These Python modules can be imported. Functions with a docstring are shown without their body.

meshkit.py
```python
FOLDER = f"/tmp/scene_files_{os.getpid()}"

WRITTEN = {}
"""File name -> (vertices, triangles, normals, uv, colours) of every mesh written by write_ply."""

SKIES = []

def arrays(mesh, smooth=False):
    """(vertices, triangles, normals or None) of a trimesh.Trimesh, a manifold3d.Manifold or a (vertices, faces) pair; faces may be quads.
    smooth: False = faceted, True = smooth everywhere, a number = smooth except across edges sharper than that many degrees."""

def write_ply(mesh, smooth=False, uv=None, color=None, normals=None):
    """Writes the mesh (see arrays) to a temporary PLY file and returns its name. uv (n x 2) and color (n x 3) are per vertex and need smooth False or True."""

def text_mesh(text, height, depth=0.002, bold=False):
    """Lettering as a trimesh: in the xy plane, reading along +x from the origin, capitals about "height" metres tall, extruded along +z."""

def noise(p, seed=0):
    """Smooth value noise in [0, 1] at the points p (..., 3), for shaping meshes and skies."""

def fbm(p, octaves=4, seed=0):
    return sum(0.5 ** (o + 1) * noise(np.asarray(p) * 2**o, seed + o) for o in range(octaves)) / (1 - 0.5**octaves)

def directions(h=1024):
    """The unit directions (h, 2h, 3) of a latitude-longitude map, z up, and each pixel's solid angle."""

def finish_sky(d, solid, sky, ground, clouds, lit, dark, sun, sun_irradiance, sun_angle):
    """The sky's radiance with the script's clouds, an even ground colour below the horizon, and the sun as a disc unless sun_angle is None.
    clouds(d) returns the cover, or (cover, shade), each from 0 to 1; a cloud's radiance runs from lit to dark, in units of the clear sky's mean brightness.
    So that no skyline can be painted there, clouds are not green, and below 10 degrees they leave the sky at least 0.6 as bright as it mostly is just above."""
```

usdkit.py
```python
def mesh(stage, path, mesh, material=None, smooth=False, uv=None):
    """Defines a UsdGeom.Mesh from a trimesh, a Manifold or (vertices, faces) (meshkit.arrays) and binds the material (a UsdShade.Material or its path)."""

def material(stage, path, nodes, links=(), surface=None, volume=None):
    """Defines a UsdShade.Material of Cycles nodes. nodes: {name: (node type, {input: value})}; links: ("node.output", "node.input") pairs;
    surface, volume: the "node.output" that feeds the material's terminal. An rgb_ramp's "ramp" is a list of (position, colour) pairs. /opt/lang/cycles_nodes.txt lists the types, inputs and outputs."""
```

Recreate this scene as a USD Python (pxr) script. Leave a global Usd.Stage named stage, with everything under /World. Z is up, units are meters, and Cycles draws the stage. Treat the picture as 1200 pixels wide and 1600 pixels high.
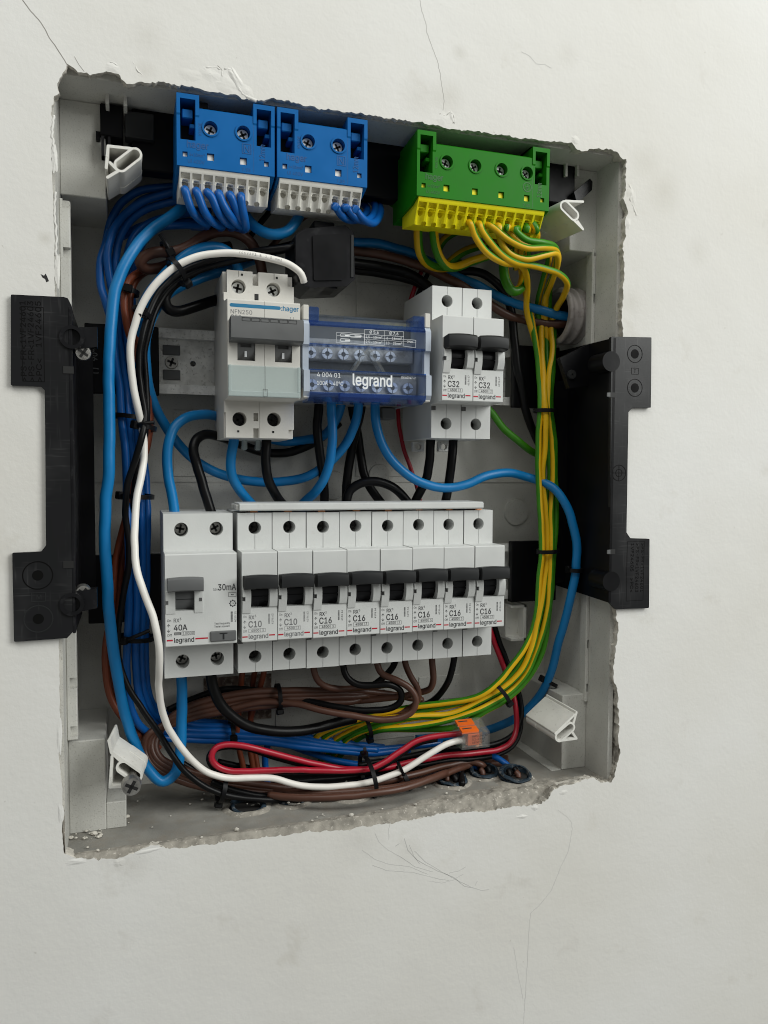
import math, random
import numpy as np
import trimesh
import manifold3d as m3
from shapely.geometry import Polygon, LineString, Point, box as sbox
from shapely.ops import unary_union
import usdkit, meshkit
from pxr import Usd, UsdGeom, UsdLux, UsdShade, Gf, Sdf

# ---------------------------------------------------------------- stage, camera, lamps (all modelling below is in millimetres)
stage = Usd.Stage.CreateInMemory()
UsdGeom.SetStageUpAxis(stage, UsdGeom.Tokens.z)
UsdGeom.SetStageMetersPerUnit(stage, 1.0)
UsdGeom.Xform.Define(stage, '/World')
FPX, YAW, PITCH, ROLL = 1222.6, -0.3137, -0.0501, -0.0049
CAM = np.array([-50.96, -381.05, 61.29])


def _rot(a, b, c):
    ca, sa, cb, sb, cc, sc = math.cos(a), math.sin(a), math.cos(b), math.sin(b), math.cos(c), math.sin(c)
    return (np.array([[ca, -sa, 0], [sa, ca, 0], [0, 0, 1]]) @ np.array([[1, 0, 0], [0, cb, -sb], [0, sb, cb]])
            @ np.array([[cc, 0, sc], [0, 1, 0], [-sc, 0, cc]]))


CR = _rot(YAW, PITCH, ROLL)
cam = UsdGeom.Camera.Define(stage, '/World/camera')
cam.CreateFocalLengthAttr(26.0)
cam.CreateHorizontalApertureAttr(26.0 * 1200 / FPX)
cam.CreateVerticalApertureAttr(26.0 * 1600 / FPX)
cam.CreateClippingRangeAttr(Gf.Vec2f(0.02, 100.0))
cam.CreateExposureAttr(0.17)
_r, _u, _b = CR[:, 0], CR[:, 2], -CR[:, 1]
_c = CAM * 0.001
cam.AddTransformOp().Set(Gf.Matrix4d(*[float(x) for x in (*_r, 0, *_u, 0, *_b, 0, *_c, 1)]))


def lamp(name, pos, target, w, h, power, color):
    L = UsdLux.RectLight.Define(stage, '/World/' + name)
    L.CreateWidthAttr(w); L.CreateHeightAttr(h)
    L.CreateIntensityAttr(power); L.CreateColorAttr(Gf.Vec3f(*color))
    p, t = np.array(pos, float), np.array(target, float)
    z = (p - t) / np.linalg.norm(p - t)
    x = np.cross([0, 0, 1], z); x /= np.linalg.norm(x)
    y = np.cross(z, x)
    L.AddTransformOp().Set(Gf.Matrix4d(*[float(v) for v in (*x, 0, *y, 0, *z, 0, *p, 1)]))
    return L


# a tall window to the right, light bounced from the ceiling above, and the dim room behind the photographer
lamp('window_light', (1.30, -1.20, 0.92), (0.08, 0.0, 0.04), 0.9, 1.3, 7.2, (0.985, 1.0, 0.965))
lamp('ceiling_light', (-0.20, -0.66, 1.14), (0.02, 0.0, 0.1), 1.3, 0.6, 2.75, (0.99, 1.0, 0.955))
dome = UsdLux.DomeLight.Define(stage, '/World/room_light')
dome.CreateIntensityAttr(0.055); dome.CreateColorAttr(Gf.Vec3f(0.99, 1.0, 0.95))


def at(px, py, Y):
    """The point of the plane y = Y (mm) that the photograph shows at this pixel."""
    d = CR @ np.array([(px - 600) / FPX, 1.0, -(py - 800) / FPX])
    return CAM + d * ((Y - CAM[1]) / d[1])


def at_z(px, py, Z):
    d = CR @ np.array([(px - 600) / FPX, 1.0, -(py - 800) / FPX])
    return CAM + d * ((Z - CAM[2]) / d[2])


# ---------------------------------------------------------------- prims
_used = {}


def numbered(parent, name):
    k = _used.get((parent, name), 0)
    _used[(parent, name)] = k + 1
    return f'{parent}/{name}' if k == 0 else f'{parent}/{name}_{k:03d}'


def tag(p, label=None, cat=None, group=None, kind=None):
    for k, v in (('label', label), ('category', cat), ('group', group), ('kind', kind)):
        if v:
            p.SetCustomDataByKey(k, v)
    return p


def thing(name, label, cat, loc=(0, 0, 0), group=None):
    x = UsdGeom.Xform.Define(stage, numbered('/World', name))
    x.AddTranslateOp().Set(Gf.Vec3d(*[v * 0.001 for v in loc]))
    return tag(x.GetPrim(), label, cat, group)


def obj(name, mesh, mat, parent=None, smooth=False, label=None, cat=None, group=None, kind=None):
    v, f, _ = meshkit.arrays(mesh)
    base = '/World' if parent is None else str(parent.GetPath())
    tm_ = trimesh.Trimesh(np.asarray(v) * 0.001, f, process=False)
    tm_.remove_unreferenced_vertices()
    m = usdkit.mesh(stage, numbered(base, name), tm_, mat, smooth)
    return tag(m.GetPrim(), label, cat, group, kind)


def dup(src, label, loc, group=None):
    r = thing(src.GetName().rstrip('0123456789').rstrip('_'), label, src.GetCustomDataByKey('category'), loc, group)
    r.GetReferences().AddInternalReference(src.GetPath())
    r.SetInstanceable(True)
    return r


# ---------------------------------------------------------------- mesh helpers
def cat_(*ms):
    return trimesh.util.concatenate([m for m in ms if m is not None])


def B(x0, x1, y0, y1, z0, z1, c=0.0):
    if c <= 0:
        m = trimesh.creation.box([x1 - x0, y1 - y0, z1 - z0])
        m.apply_translation([(x0 + x1) / 2, (y0 + y1) / 2, (z0 + z1) / 2])
        return m
    h = np.array([x1 - x0, y1 - y0, z1 - z0]) / 2
    o = np.array([x0 + x1, y0 + y1, z0 + z1]) / 2
    pts = []
    for s in np.ndindex(2, 2, 2):
        s = np.array(s) * 2 - 1
        for k in range(3):
            q = h - c; q[k] = h[k]
            pts.append(o + s * q)
    return trimesh.convex.convex_hull(np.array(pts))


def man(t):
    return m3.Manifold(m3.Mesh(np.asarray(t.vertices, np.float32), np.asarray(t.faces, np.uint32)))


def unman(m):
    d = m.to_mesh()
    return trimesh.Trimesh(d.vert_properties[:, :3], d.tri_verts, process=False)


def cut(a, *bs):
    a = man(a)
    for b in bs:
        a = a - man(b)
    return unman(a)


def cyl(p0, p1, r, n=24, r1=None):
    p0, p1 = np.array(p0, float), np.array(p1, float)
    d = p1 - p0; L = np.linalg.norm(d); d /= L
    a = np.cross(d, [0, 0, 1] if abs(d[2]) < 0.9 else [1, 0, 0]); a /= np.linalg.norm(a)
    b = np.cross(d, a)
    t = np.arange(n) * 2 * math.pi / n
    ring = np.cos(t)[:, None] * a + np.sin(t)[:, None] * b
    r1 = r if r1 is None else r1
    v = np.vstack([p0 + ring * r, p1 + ring * r1, [p0], [p1]])
    f = []
    for i in range(n):
        j = (i + 1) % n
        f += [[i, j, n + j], [i, n + j, n + i], [2 * n, j, i], [2 * n + 1, n + i, n + j]]
    return trimesh.Trimesh(v, f, process=False)


def ext_x(yz, x0, x1):
    """Extrudes a (y, z) polygon along x."""
    p = yz if isinstance(yz, Polygon) else Polygon(yz)
    m = trimesh.creation.extrude_polygon(p, x1 - x0, engine='earcut')
    v = np.array(m.vertices)
    m.vertices = np.c_[v[:, 2] + x0, v[:, 0], v[:, 1]]
    return m


def ext_y(xz, y0, y1):
    """Extrudes an (x, z) polygon along y."""
    p = xz if hasattr(xz, 'geom_type') else Polygon(xz)
    parts = []
    for g in getattr(p, 'geoms', [p]):
        m = trimesh.creation.extrude_polygon(g, y1 - y0, engine='earcut')
        v = np.array(m.vertices)
        m.vertices = np.c_[v[:, 0], v[:, 2] + y0, v[:, 1]]
        m.invert()
        parts.append(m)
    return cat_(*parts)


def shear_y(m, dx, dz, y0):
    """Slides a mesh sideways with depth (for posts that lean)."""
    v = np.array(m.vertices)
    v[:, 0] += (v[:, 1] - y0) * dx
    v[:, 2] += (v[:, 1] - y0) * dz
    m.vertices = v
    return m


def T(s, h, x, z, y, bold=False, turn=0, mid=False, wide=1.0, depth=0.05, fit=None):
    """Lettering that faces the front (-y), baseline at (x, z), on the face y."""
    m = meshkit.text_mesh(s, h, depth, bold)
    v = np.array(m.vertices)
    v[:, 0] *= fit / np.ptp(v[:, 0]) if fit else wide
    if fit:
        v[:, 0] -= v[:, 0].min()
    if mid:
        v[:, 0] -= (v[:, 0].min() + v[:, 0].max()) / 2
    c, sn = math.cos(math.radians(turn)), math.sin(math.radians(turn))
    v[:, 0], v[:, 1] = v[:, 0] * c - v[:, 1] * sn, v[:, 0] * sn + v[:, 1] * c
    m.vertices = np.c_[v[:, 0] + x, y - v[:, 2], v[:, 1] + z]
    return m


def flat(x0, x1, z0, z1, y, d=0.05):
    return B(x0, x1, y - d, y, z0, z1)


def frame_(x0, x1, z0, z1, y, w=0.15, d=0.05):
    return cat_(flat(x0, x1, z1 - w, z1, y, d), flat(x0, x1, z0, z0 + w, y, d), flat(x0, x0 + w, z0 + w, z1 - w, y, d), flat(x1 - w, x1, z0 + w, z1 - w, y, d))


def ribbon(pts, w, y, d=0.04, seed=0):
    """A thin flat line on the wall (crack, scuff)."""
    return ext_y(LineString(pts).buffer(w / 2, cap_style=2), y - d, y)


# ---------------------------------------------------------------- materials
def plastic(name, col, rough=0.45, var=0.06, bump=0.0, scale=350.0, spec=0.5, coat=0.0, metallic=0.0, dirt=None):
    nodes = {'g': ('geometry', {}), 'n': ('noise_texture', {'scale': scale * 0.25, 'detail': 4.0}),
             'r': ('rgb_ramp', {'ramp': [(0.3, [c * (1 - var) for c in col]), (0.7, [min(1, c * (1 + var)) for c in col])]}),
             'n2': ('noise_texture', {'scale': scale * 4, 'detail': 3.0}),
             'rr': ('map_range', {'from_min': 0.3, 'from_max': 0.7, 'to_min': rough * 0.85, 'to_max': min(1, rough * 1.18)}),
             'p': ('principled_bsdf', {'specular_ior_level': spec, 'coat_weight': coat, 'metallic': metallic})}
    links = [('g.position', 'n.vector'), ('g.position', 'n2.vector'), ('n.fac', 'r.fac'), ('n.fac', 'rr.value'), ('rr.result', 'p.roughness')]
    last = 'r.color'
    if dirt:
        nodes['dn'] = ('noise_texture', {'scale': dirt[1], 'detail': 6.0, 'roughness': 0.65})
        nodes['dr'] = ('map_range', {'from_min': dirt[2], 'from_max': dirt[3], 'to_min': 0.0, 'to_max': dirt[4], 'clamp': True})
        nodes['dm'] = ('mix', {'color2': dirt[0]})
        links += [('g.position', 'dn.vector'), ('dn.fac', 'dr.value'), ('dr.result', 'dm.fac'), (last, 'dm.color1')]
        last = 'dm.color'
    if bump:
        nodes['b'] = ('bump', {'strength': bump, 'distance': 0.0002})
        links += [('n2.fac', 'b.height'), ('b.normal', 'p.normal')]
    links.append((last, 'p.base_color'))
    return usdkit.material(stage, '/World/Looks/' + name, nodes, links, surface='p.BSDF')


def scuffed(name, col, rough, spec):
    nodes = {'g': ('geometry', {}), 'm1': ('mapping', {'rotation': (0, 0.5, 0), 'scale': (900.0, 100.0, 60.0)}), 'n1': ('noise_texture', {'scale': 1.0, 'detail': 2.0}),
             'm2': ('mapping', {'rotation': (0, -0.35, 0), 'scale': (60.0, 100.0, 1100.0)}), 'n2': ('noise_texture', {'scale': 1.0, 'detail': 2.0}), 'n3': ('noise_texture', {'scale': 38.0, 'detail': 4.0}),
             'a': ('math', {'math_type': 'maximum'}), 's': ('map_range', {'from_min': 0.60, 'from_max': 0.74, 'to_min': 0.0, 'to_max': 1.0, 'clamp': True}),
             'k': ('map_range', {'from_min': 0.42, 'from_max': 0.64, 'to_min': 0.0, 'to_max': 0.26, 'clamp': True}), 'mu': ('math', {'math_type': 'multiply'}),
             'c': ('mix', {'color1': col, 'color2': (0.13, 0.13, 0.13)}), 'dr': ('map_range', {'from_min': 0.50, 'from_max': 0.75, 'to_min': 0.0, 'to_max': 0.35, 'clamp': True}), 'c2': ('mix', {'color2': (0.06, 0.06, 0.062)}),
             'p': ('principled_bsdf', {'roughness': rough, 'specular_ior_level': spec})}
    links = [('g.position', 'm1.vector'), ('g.position', 'm2.vector'), ('g.position', 'n3.vector'), ('m1.vector', 'n1.vector'), ('m2.vector', 'n2.vector'), ('n1.fac', 'a.value1'), ('n2.fac', 'a.value2'), ('a.value', 's.value'),
             ('n3.fac', 'k.value'), ('s.result', 'mu.value1'), ('k.result', 'mu.value2'), ('mu.value', 'c.fac'), ('n3.fac', 'dr.value'), ('dr.result', 'c2.fac'), ('c.color', 'c2.color1'), ('c2.color', 'p.base_color')]
    return usdkit.material(stage, '/World/Looks/' + name, nodes, links, surface='p.BSDF')


def clear(name, tint, gloss_rough=0.06, haze=None, haze_w=0.0):
    nodes = {'t': ('transparent_bsdf', {'color': tint}), 'g': ('glossy_bsdf', {'roughness': gloss_rough, 'color': (0.9, 0.95, 1.0)}),
             'lw': ('layer_weight', {'blend': 0.5}), 'pw': ('math', {'math_type': 'power', 'value2': 4.0}), 'fr': ('math', {'math_type': 'multiply_add', 'value2': 0.85, 'value3': 0.04}), 'm': ('mix_closure', {})}
    links = [('lw.facing', 'pw.value1'), ('pw.value', 'fr.value1'), ('fr.value', 'm.fac'), ('g.BSDF', 'm.closure2')]
    if haze:
        nodes['d'] = ('diffuse_bsdf', {'color': haze}); nodes['h'] = ('mix_closure', {'fac': haze_w})
        links += [('t.BSDF', 'h.closure1'), ('d.BSDF', 'h.closure2'), ('h.closure', 'm.closure1')]
    else:
        links.append(('t.BSDF', 'm.closure1'))
    return usdkit.material(stage, '/World/Looks/' + name, nodes, links, surface='m.closure')


def wall_material():
    nodes = {'g': ('geometry', {}),
             'n1': ('noise_texture', {'scale': 420.0, 'detail': 5.0, 'roughness': 0.6}),
             'n2': ('noise_texture', {'scale': 45.0, 'detail': 3.0}),
             'ncol': ('noise_texture', {'scale': 7.0, 'detail': 3.0}),
             'rc': ('rgb_ramp', {'ramp': [(0.3, (0.70, 0.685, 0.645)), (0.7, (0.76, 0.755, 0.735))]}),
             'nd': ('noise_texture', {'scale': 26.0, 'detail': 7.0, 'roughness': 0.62}),
             'rd': ('map_range', {'from_min': 0.60, 'from_max': 0.76, 'to_min': 0.0, 'to_max': 0.32, 'clamp': True}),
             'md': ('mix', {'color2': (0.42, 0.38, 0.30)}),
             'ns': ('noise_texture', {'scale': 260.0, 'detail': 2.0}),
             'rs': ('map_range', {'from_min': 0.74, 'from_max': 0.80, 'to_min': 0.0, 'to_max': 0.5, 'clamp': True}),
             'ms': ('mix', {'color2': (0.35, 0.32, 0.27)}),
             'm1': ('math', {'math_type': 'multiply', 'value2': 0.3}),
             'a': ('math', {'math_type': 'add'}),
             'b': ('bump', {'strength': 0.7, 'distance': 0.0006}),
             'p': ('principled_bsdf', {'roughness': 0.75, 'specular_ior_level': 0.3})}
    links = [('g.position', x + '.vector') for x in ('n1', 'n2', 'ncol', 'nd', 'ns')]
    links += [('ncol.fac', 'rc.fac'), ('nd.fac', 'rd.value'), ('rd.result', 'md.fac'), ('rc.color', 'md.color1'),
              ('ns.fac', 'rs.value'), ('rs.result', 'ms.fac'), ('md.color', 'ms.color1'), ('ms.color', 'p.base_color'),
              ('n1.fac', 'm1.value1'), ('m1.value', 'a.value1'), ('n2.fac', 'a.value2'), ('a.value', 'b.height'), ('b.normal', 'p.normal')]
    last = 'ms.color'
    for k, (px, py, r_, s_) in enumerate(((700, 150, 11, 0.30), (655, 152, 13, 0.22), (718, 82, 5, 0.25), (886, 86, 9, 0.16), (1040, 300, 14, 0.30), (1090, 392, 10, 0.22), (1010, 250, 12, 0.2), (232, 55, 10, 0.2), (228, 110, 6, 0.25), (70, 372, 4, 0.4), (985, 470, 9, 0.2), (560, 1312, 16, 0.2), (640, 1330, 9, 0.18), (210, 1352, 10, 0.22))):
        c_ = at(px, py, 0) * 0.001
        rr = 1000.0 / r_
        nodes[f'mp{k}'] = ('mapping', {'location': tuple(-c_ * rr), 'scale': (rr, rr, rr)})
        nodes[f'gr{k}'] = ('gradient_texture', {'gradient_type': 'spherical'})
        nodes[f'mu{k}'] = ('math', {'math_type': 'multiply'})
        nodes[f'mv{k}'] = ('math', {'math_type': 'multiply', 'value2': s_ * 1.5, 'use_clamp': True})
        nodes[f'mm{k}'] = ('mix', {'color2': (0.36, 0.33, 0.26)})
        links += [('g.position', f'mp{k}.vector'), (f'mp{k}.vector', f'gr{k}.vector'), (f'gr{k}.fac', f'mu{k}.value1'), ('nd.fac', f'mu{k}.value2'), (f'mu{k}.value', f'mv{k}.value1'), (f'mv{k}.value', f'mm{k}.fac'), (last, f'mm{k}.color1')]
        last = f'mm{k}.color'
    links = [l for l in links if l != ('ms.color', 'p.base_color')] + [(last, 'p.base_color')]
    return usdkit.material(stage, '/World/Looks/painted_plaster', nodes, links, surface='p.BSDF')


UsdGeom.Scope.Define(stage, '/World/Looks')
M = dict(
    wall=wall_material(),
    plaster=plastic('broken_plaster', (0.62, 0.59, 0.53), 0.9, 0.22, 1.0, 900, 0.2, dirt=((0.30, 0.27, 0.22), 200.0, 0.56, 0.70, 0.6)),
    mortar=plastic('mortar', (0.30, 0.28, 0.245), 0.95, 0.3, 1.0, 800, 0.2, dirt=((0.62, 0.58, 0.52), 500.0, 0.58, 0.68, 0.8)),
    box=plastic('enclosure_plastic', (0.55, 0.545, 0.51), 0.55, 0.06, 0.45, 300, 0.3, dirt=((0.24, 0.22, 0.19), 1300.0, 0.575, 0.66, 0.6)),
    boxfloor=plastic('dusty_floor', (0.25, 0.242, 0.22), 0.8, 0.14, 0.8, 300, 0.3, dirt=((0.24, 0.215, 0.18), 90.0, 0.48, 0.68, 0.7)),
    post=plastic('post_plastic', (0.70, 0.69, 0.65), 0.5, 0.08, 0.3, 300, 0.4, dirt=((0.30, 0.27, 0.2), 500.0, 0.60, 0.70, 0.5)),
    black=plastic('black_plastic', (0.009, 0.009, 0.0105), 0.30, 0.3, 0.10, 300, 0.20, dirt=((0.05, 0.05, 0.053), 120.0, 0.56, 0.76, 0.5)),
    strip=scuffed('scuffed_black', (0.011, 0.0112, 0.0125), 0.34, 0.26),
    matblack=plastic('black_matt', (0.004, 0.004, 0.005), 0.42, 0.2, 0.1, 300, 0.14),
    emboss=plastic('black_emboss', (0.0035, 0.0035, 0.0035), 0.6, 0.1, spec=0.1),
    tie=plastic('tie_nylon', (0.004, 0.004, 0.005), 0.38, 0.2, spec=0.22),
    mcb=plastic('breaker_plastic', (0.60, 0.61, 0.60), 0.42, 0.025, 0.18, 400, 0.45, dirt=((0.42, 0.40, 0.36), 140.0, 0.63, 0.78, 0.35)),
    mcb2=plastic('breaker_plastic_warm', (0.62, 0.605, 0.565), 0.45, 0.03, 0.2, 400, 0.45, dirt=((0.40, 0.37, 0.32), 160.0, 0.62, 0.76, 0.35)),
    toggle=plastic('toggle_dark', (0.017, 0.018, 0.019), 0.5, 0.1, 0.15, 400, 0.28),
    togglegrey=plastic('toggle_grey', (0.115, 0.118, 0.12), 0.5, 0.05, 0.12, 400, 0.4),
    drumgrey=plastic('drum_grey', (0.15, 0.153, 0.155), 0.45, 0.05),
    drum=plastic('drum_black', (0.008, 0.008, 0.010), 0.3, 0.1, spec=0.25),
    seam=plastic('seam_shadow_gap', (0.10, 0.10, 0.10), 0.8, 0.1),
    ink=plastic('ink_black', (0.035, 0.035, 0.038), 0.6, 0.1),
    inkgrey=plastic('ink_grey', (0.17, 0.17, 0.175), 0.6, 0.1),
    inkblue=plastic('ink_blue', (0.012, 0.17, 0.33), 0.5, 0.05),
    inkred=plastic('ink_red', (0.42, 0.015, 0.03), 0.5, 0.05),
    inkwhite=plastic('ink_white', (0.80, 0.82, 0.84), 0.5, 0.03),
    tblue=plastic('terminal_blue', (0.004, 0.115, 0.36), 0.42, 0.05, 0.1, 400, 0.14),
    tblueshade=plastic('terminal_blue_relief_shade', (0.004, 0.075, 0.25), 0.45, 0.05),  # body blue darkened: shading of the raised lettering painted as colour
    tgreenshade=plastic('terminal_green_relief_shade', (0.006, 0.10, 0.008), 0.45, 0.05),  # body green darkened the same way, lettering shade put into the colour
    tgreen=plastic('terminal_green', (0.012, 0.17, 0.004), 0.44, 0.05, 0.1, 400, 0.14),
    twhite=plastic('terminal_white', (0.80, 0.785, 0.73), 0.42, 0.05, 0.1, 400, 0.45),
    tyellow=plastic('terminal_yellow', (0.86, 0.77, 0.010), 0.42, 0.05, 0.1, 400, 0.25),
    steel=plastic('zinc_steel', (0.70, 0.70, 0.68), 0.36, 0.2, 0.35, 700, 0.5, metallic=0.2, dirt=((0.20, 0.19, 0.17), 600.0, 0.55, 0.68, 0.6)),
    screw=plastic('screw_steel', (0.42, 0.41, 0.39), 0.35, 0.35, 0.5, 900, 0.5, metallic=0.9),
    bright=plastic('bright_nickel', (0.86, 0.88, 0.87), 0.3, 0.1, 0.0, 900, 0.5, metallic=0.2),
    shadescrew=plastic('shaded_screw', (0.05, 0.048, 0.045), 0.45, 0.3, metallic=0.7),  # screw steel darkened in colour for the shade deep in the terminal holes
    slot=plastic('screw_slot', (0.01, 0.01, 0.01), 0.6, 0.1),
    copper=plastic('copper', (0.72, 0.32, 0.16), 0.35, 0.15, metallic=0.9),
    bargrey=plastic('tinned_bar', (0.46, 0.45, 0.42), 0.4, 0.25, 0.2, 500, 0.5, metallic=0.3, dirt=((0.12, 0.11, 0.10), 200.0, 0.5, 0.66, 0.5)),
    brass=plastic('brass_bar', (0.30, 0.27, 0.20), 0.4, 0.2, metallic=0.8),
    lightblue=plastic('cable_light_blue', (0.004, 0.165, 0.42), 0.36, 0.06, 0.08, 300, 0.35),
    blue=plastic('wire_blue', (0.003, 0.095, 0.36), 0.34, 0.08, 0.08, 300, 0.35),
    brown=plastic('wire_brown', (0.085, 0.035, 0.022), 0.42, 0.12, 0.1, 300, 0.45),
    rust=plastic('wire_red_brown', (0.17, 0.038, 0.014), 0.42, 0.12, 0.1, 300, 0.45),
    cblack=plastic('wire_black', (0.0045, 0.0045, 0.005), 0.36, 0.15, 0.08, 300, 0.18),
    white=plastic('wire_white', (0.80, 0.775, 0.73), 0.36, 0.04, 0.08, 300, 0.5),
    red=plastic('wire_red', (0.36, 0.006, 0.022), 0.34, 0.1, 0.08, 300, 0.5),
    green=plastic('wire_green', (0.040, 0.205, 0.006), 0.38, 0.1, 0.08, 300, 0.35),
    yellow=plastic('wire_yellow', (0.70, 0.42, 0.006), 0.38, 0.08, 0.08, 300, 0.35),
    orange=plastic('lever_orange', (0.75, 0.13, 0.012), 0.35, 0.05, 0.1),
    conduit=plastic('conduit_grey', (0.34, 0.31, 0.30), 0.6, 0.2, 0.4, 400, 0.3, dirt=((0.12, 0.10, 0.09), 200.0, 0.5, 0.66, 0.6)),
    conduitblue=plastic('conduit_blue', (0.016, 0.030, 0.045), 0.55, 0.4, 0.5, 400, 0.3, dirt=((0.26, 0.255, 0.24), 300.0, 0.54, 0.68, 0.6)),
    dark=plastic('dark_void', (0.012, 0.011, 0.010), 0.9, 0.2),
    brick=plastic('rough_brick', (0.14, 0.10, 0.08), 0.95, 0.5, 1.0, 600, 0.2, dirt=((0.36, 0.32, 0.27), 260.0, 0.5, 0.62, 0.8)),
    crack=plastic('crack_shadow', (0.27, 0.255, 0.235), 0.95, 0.3),
    scuff=plastic('graphite_scuff', (0.50, 0.50, 0.485), 0.8, 0.2),
    glassblue=clear('smoked_blue_cover', (0.93, 0.95, 0.98), 0.05, (0.22, 0.27, 0.36), 0.02),
    deepblue=clear('blue_cover_edge', (0.55, 0.68, 0.95), 0.08, (0.04, 0.11, 0.34), 0.16),
    aqua=clear('label_window', (0.95, 0.985, 0.98), 0.06, (0.60, 0.665, 0.655), 0.42),
    clearp=clear('clear_shell', (0.93, 0.93, 0.92), 0.05, (0.7, 0.7, 0.68), 0.06),
    palecheek=plastic('pale_cheek', (0.42, 0.47, 0.55), 0.35, 0.05),
)

# ---------------------------------------------------------------- wall with its broken opening
X0, X1, Z0, Z1, YB = -80.8, 211.4, -117.3, 238.1, 80.0
rng = np.random.default_rng(5)
OUT = [(90, 140), (94, 118), (106, 103), (122, 112), (140, 115), (152, 112), (170, 110), (188, 118), (198, 131), (214, 129), (238, 127), (256, 128), (280, 134),
       (320, 140), (352, 146), (372, 149), (392, 158), (420, 155), (440, 156), (470, 164), (520, 172), (560, 178), (600, 183), (640, 189), (690, 198), (740, 205),
       (790, 212), (830, 216), (860, 221), (893, 224), (902, 234), (912, 238), (924, 233), (945, 231), (962, 236), (970, 247), (977, 250), (978, 290), (974, 310), (982, 330),
       (976, 345), (978, 372), (972, 388), (977, 410), (974, 450), (971, 480), (974, 520), (974, 700), (966, 900), (962, 952), (968, 985), (962, 1010), (960, 1040), (958, 1060), (966, 1078), (966, 1120),
       (968, 1180), (962, 1200), (955, 1222), (938, 1224), (926, 1216), (890, 1226), (866, 1232), (856, 1248), (846, 1256), (800, 1262), (760, 1268), (700, 1270),
       (650, 1279), (600, 1288), (540, 1296), (480, 1300), (420, 1308), (360, 1314), (320, 1320), (280, 1326), (240, 1322), (215, 1330), (190, 1340), (150, 1343), (120, 1341),
       (100, 1334), (97, 1300), (98, 1240), (92, 1180), (94, 1120), (92, 1000), (90, 860), (88, 600), (86, 470), (85, 380), (83, 300), (80, 240), (82, 200), (80, 165)]
ring = []
for i in range(len(OUT)):
    a, b = at(*OUT[i], 0)[[0, 2]], at(*OUT[(i + 1) % len(OUT)], 0)[[0, 2]]
    n = max(1, int(np.linalg.norm(b - a) / 1.1))
    ring += [a + (b - a) * k / n for k in range(n)]
ring = np.array(ring)
N = len(ring)
tang = np.roll(ring, -1, 0) - np.roll(ring, 1, 0)
tang /= np.linalg.norm(tang, axis=1)[:, None]
nrm = np.c_[-tang[:, 1], tang[:, 0]]           # outward, into the wall (the ring runs clockwise seen from the front)
if Polygon(ring).exterior.is_ccw:
    nrm = -nrm
q3 = np.c_[ring, np.zeros(N)]
jag = (meshkit.fbm(q3 * 0.32, 4, 3) - 0.5) * 2.6 + (meshkit.noise(q3 * 1.1, 8) - 0.5) * 0.9
calm = np.where((ring[:, 0] < -70) & (ring[:, 1] < 210), 0.30, 1.0)     # the left edge broke cleanly
edge0 = ring + nrm * (jag * calm)[:, None]
edge0 = np.array(Polygon(edge0).buffer(0).exterior.coords)[:-1] if not Polygon(edge0).is_valid else edge0
# the sheet of wall: a far rectangle with the opening cut out
outer = sbox(-420, -520, 900, 700)
hole = Polygon(edge0)
big = trimesh.creation.triangulate_polygon(Polygon(outer.exterior.coords, [hole.exterior.coords]), engine='earcut')
wv = np.c_[big[0][:, 0], np.zeros(len(big[0])), big[0][:, 1]]
wm = trimesh.Trimesh(wv, big[1], process=False)
if wm.face_normals[:, 1].mean() > 0:
    wm.invert()
wall = thing('plaster_wall', 'off-white painted plaster wall with a broken rectangular opening round the electrical box', 'wall')
obj('painted_face', wm, M['wall'], wall)
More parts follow.
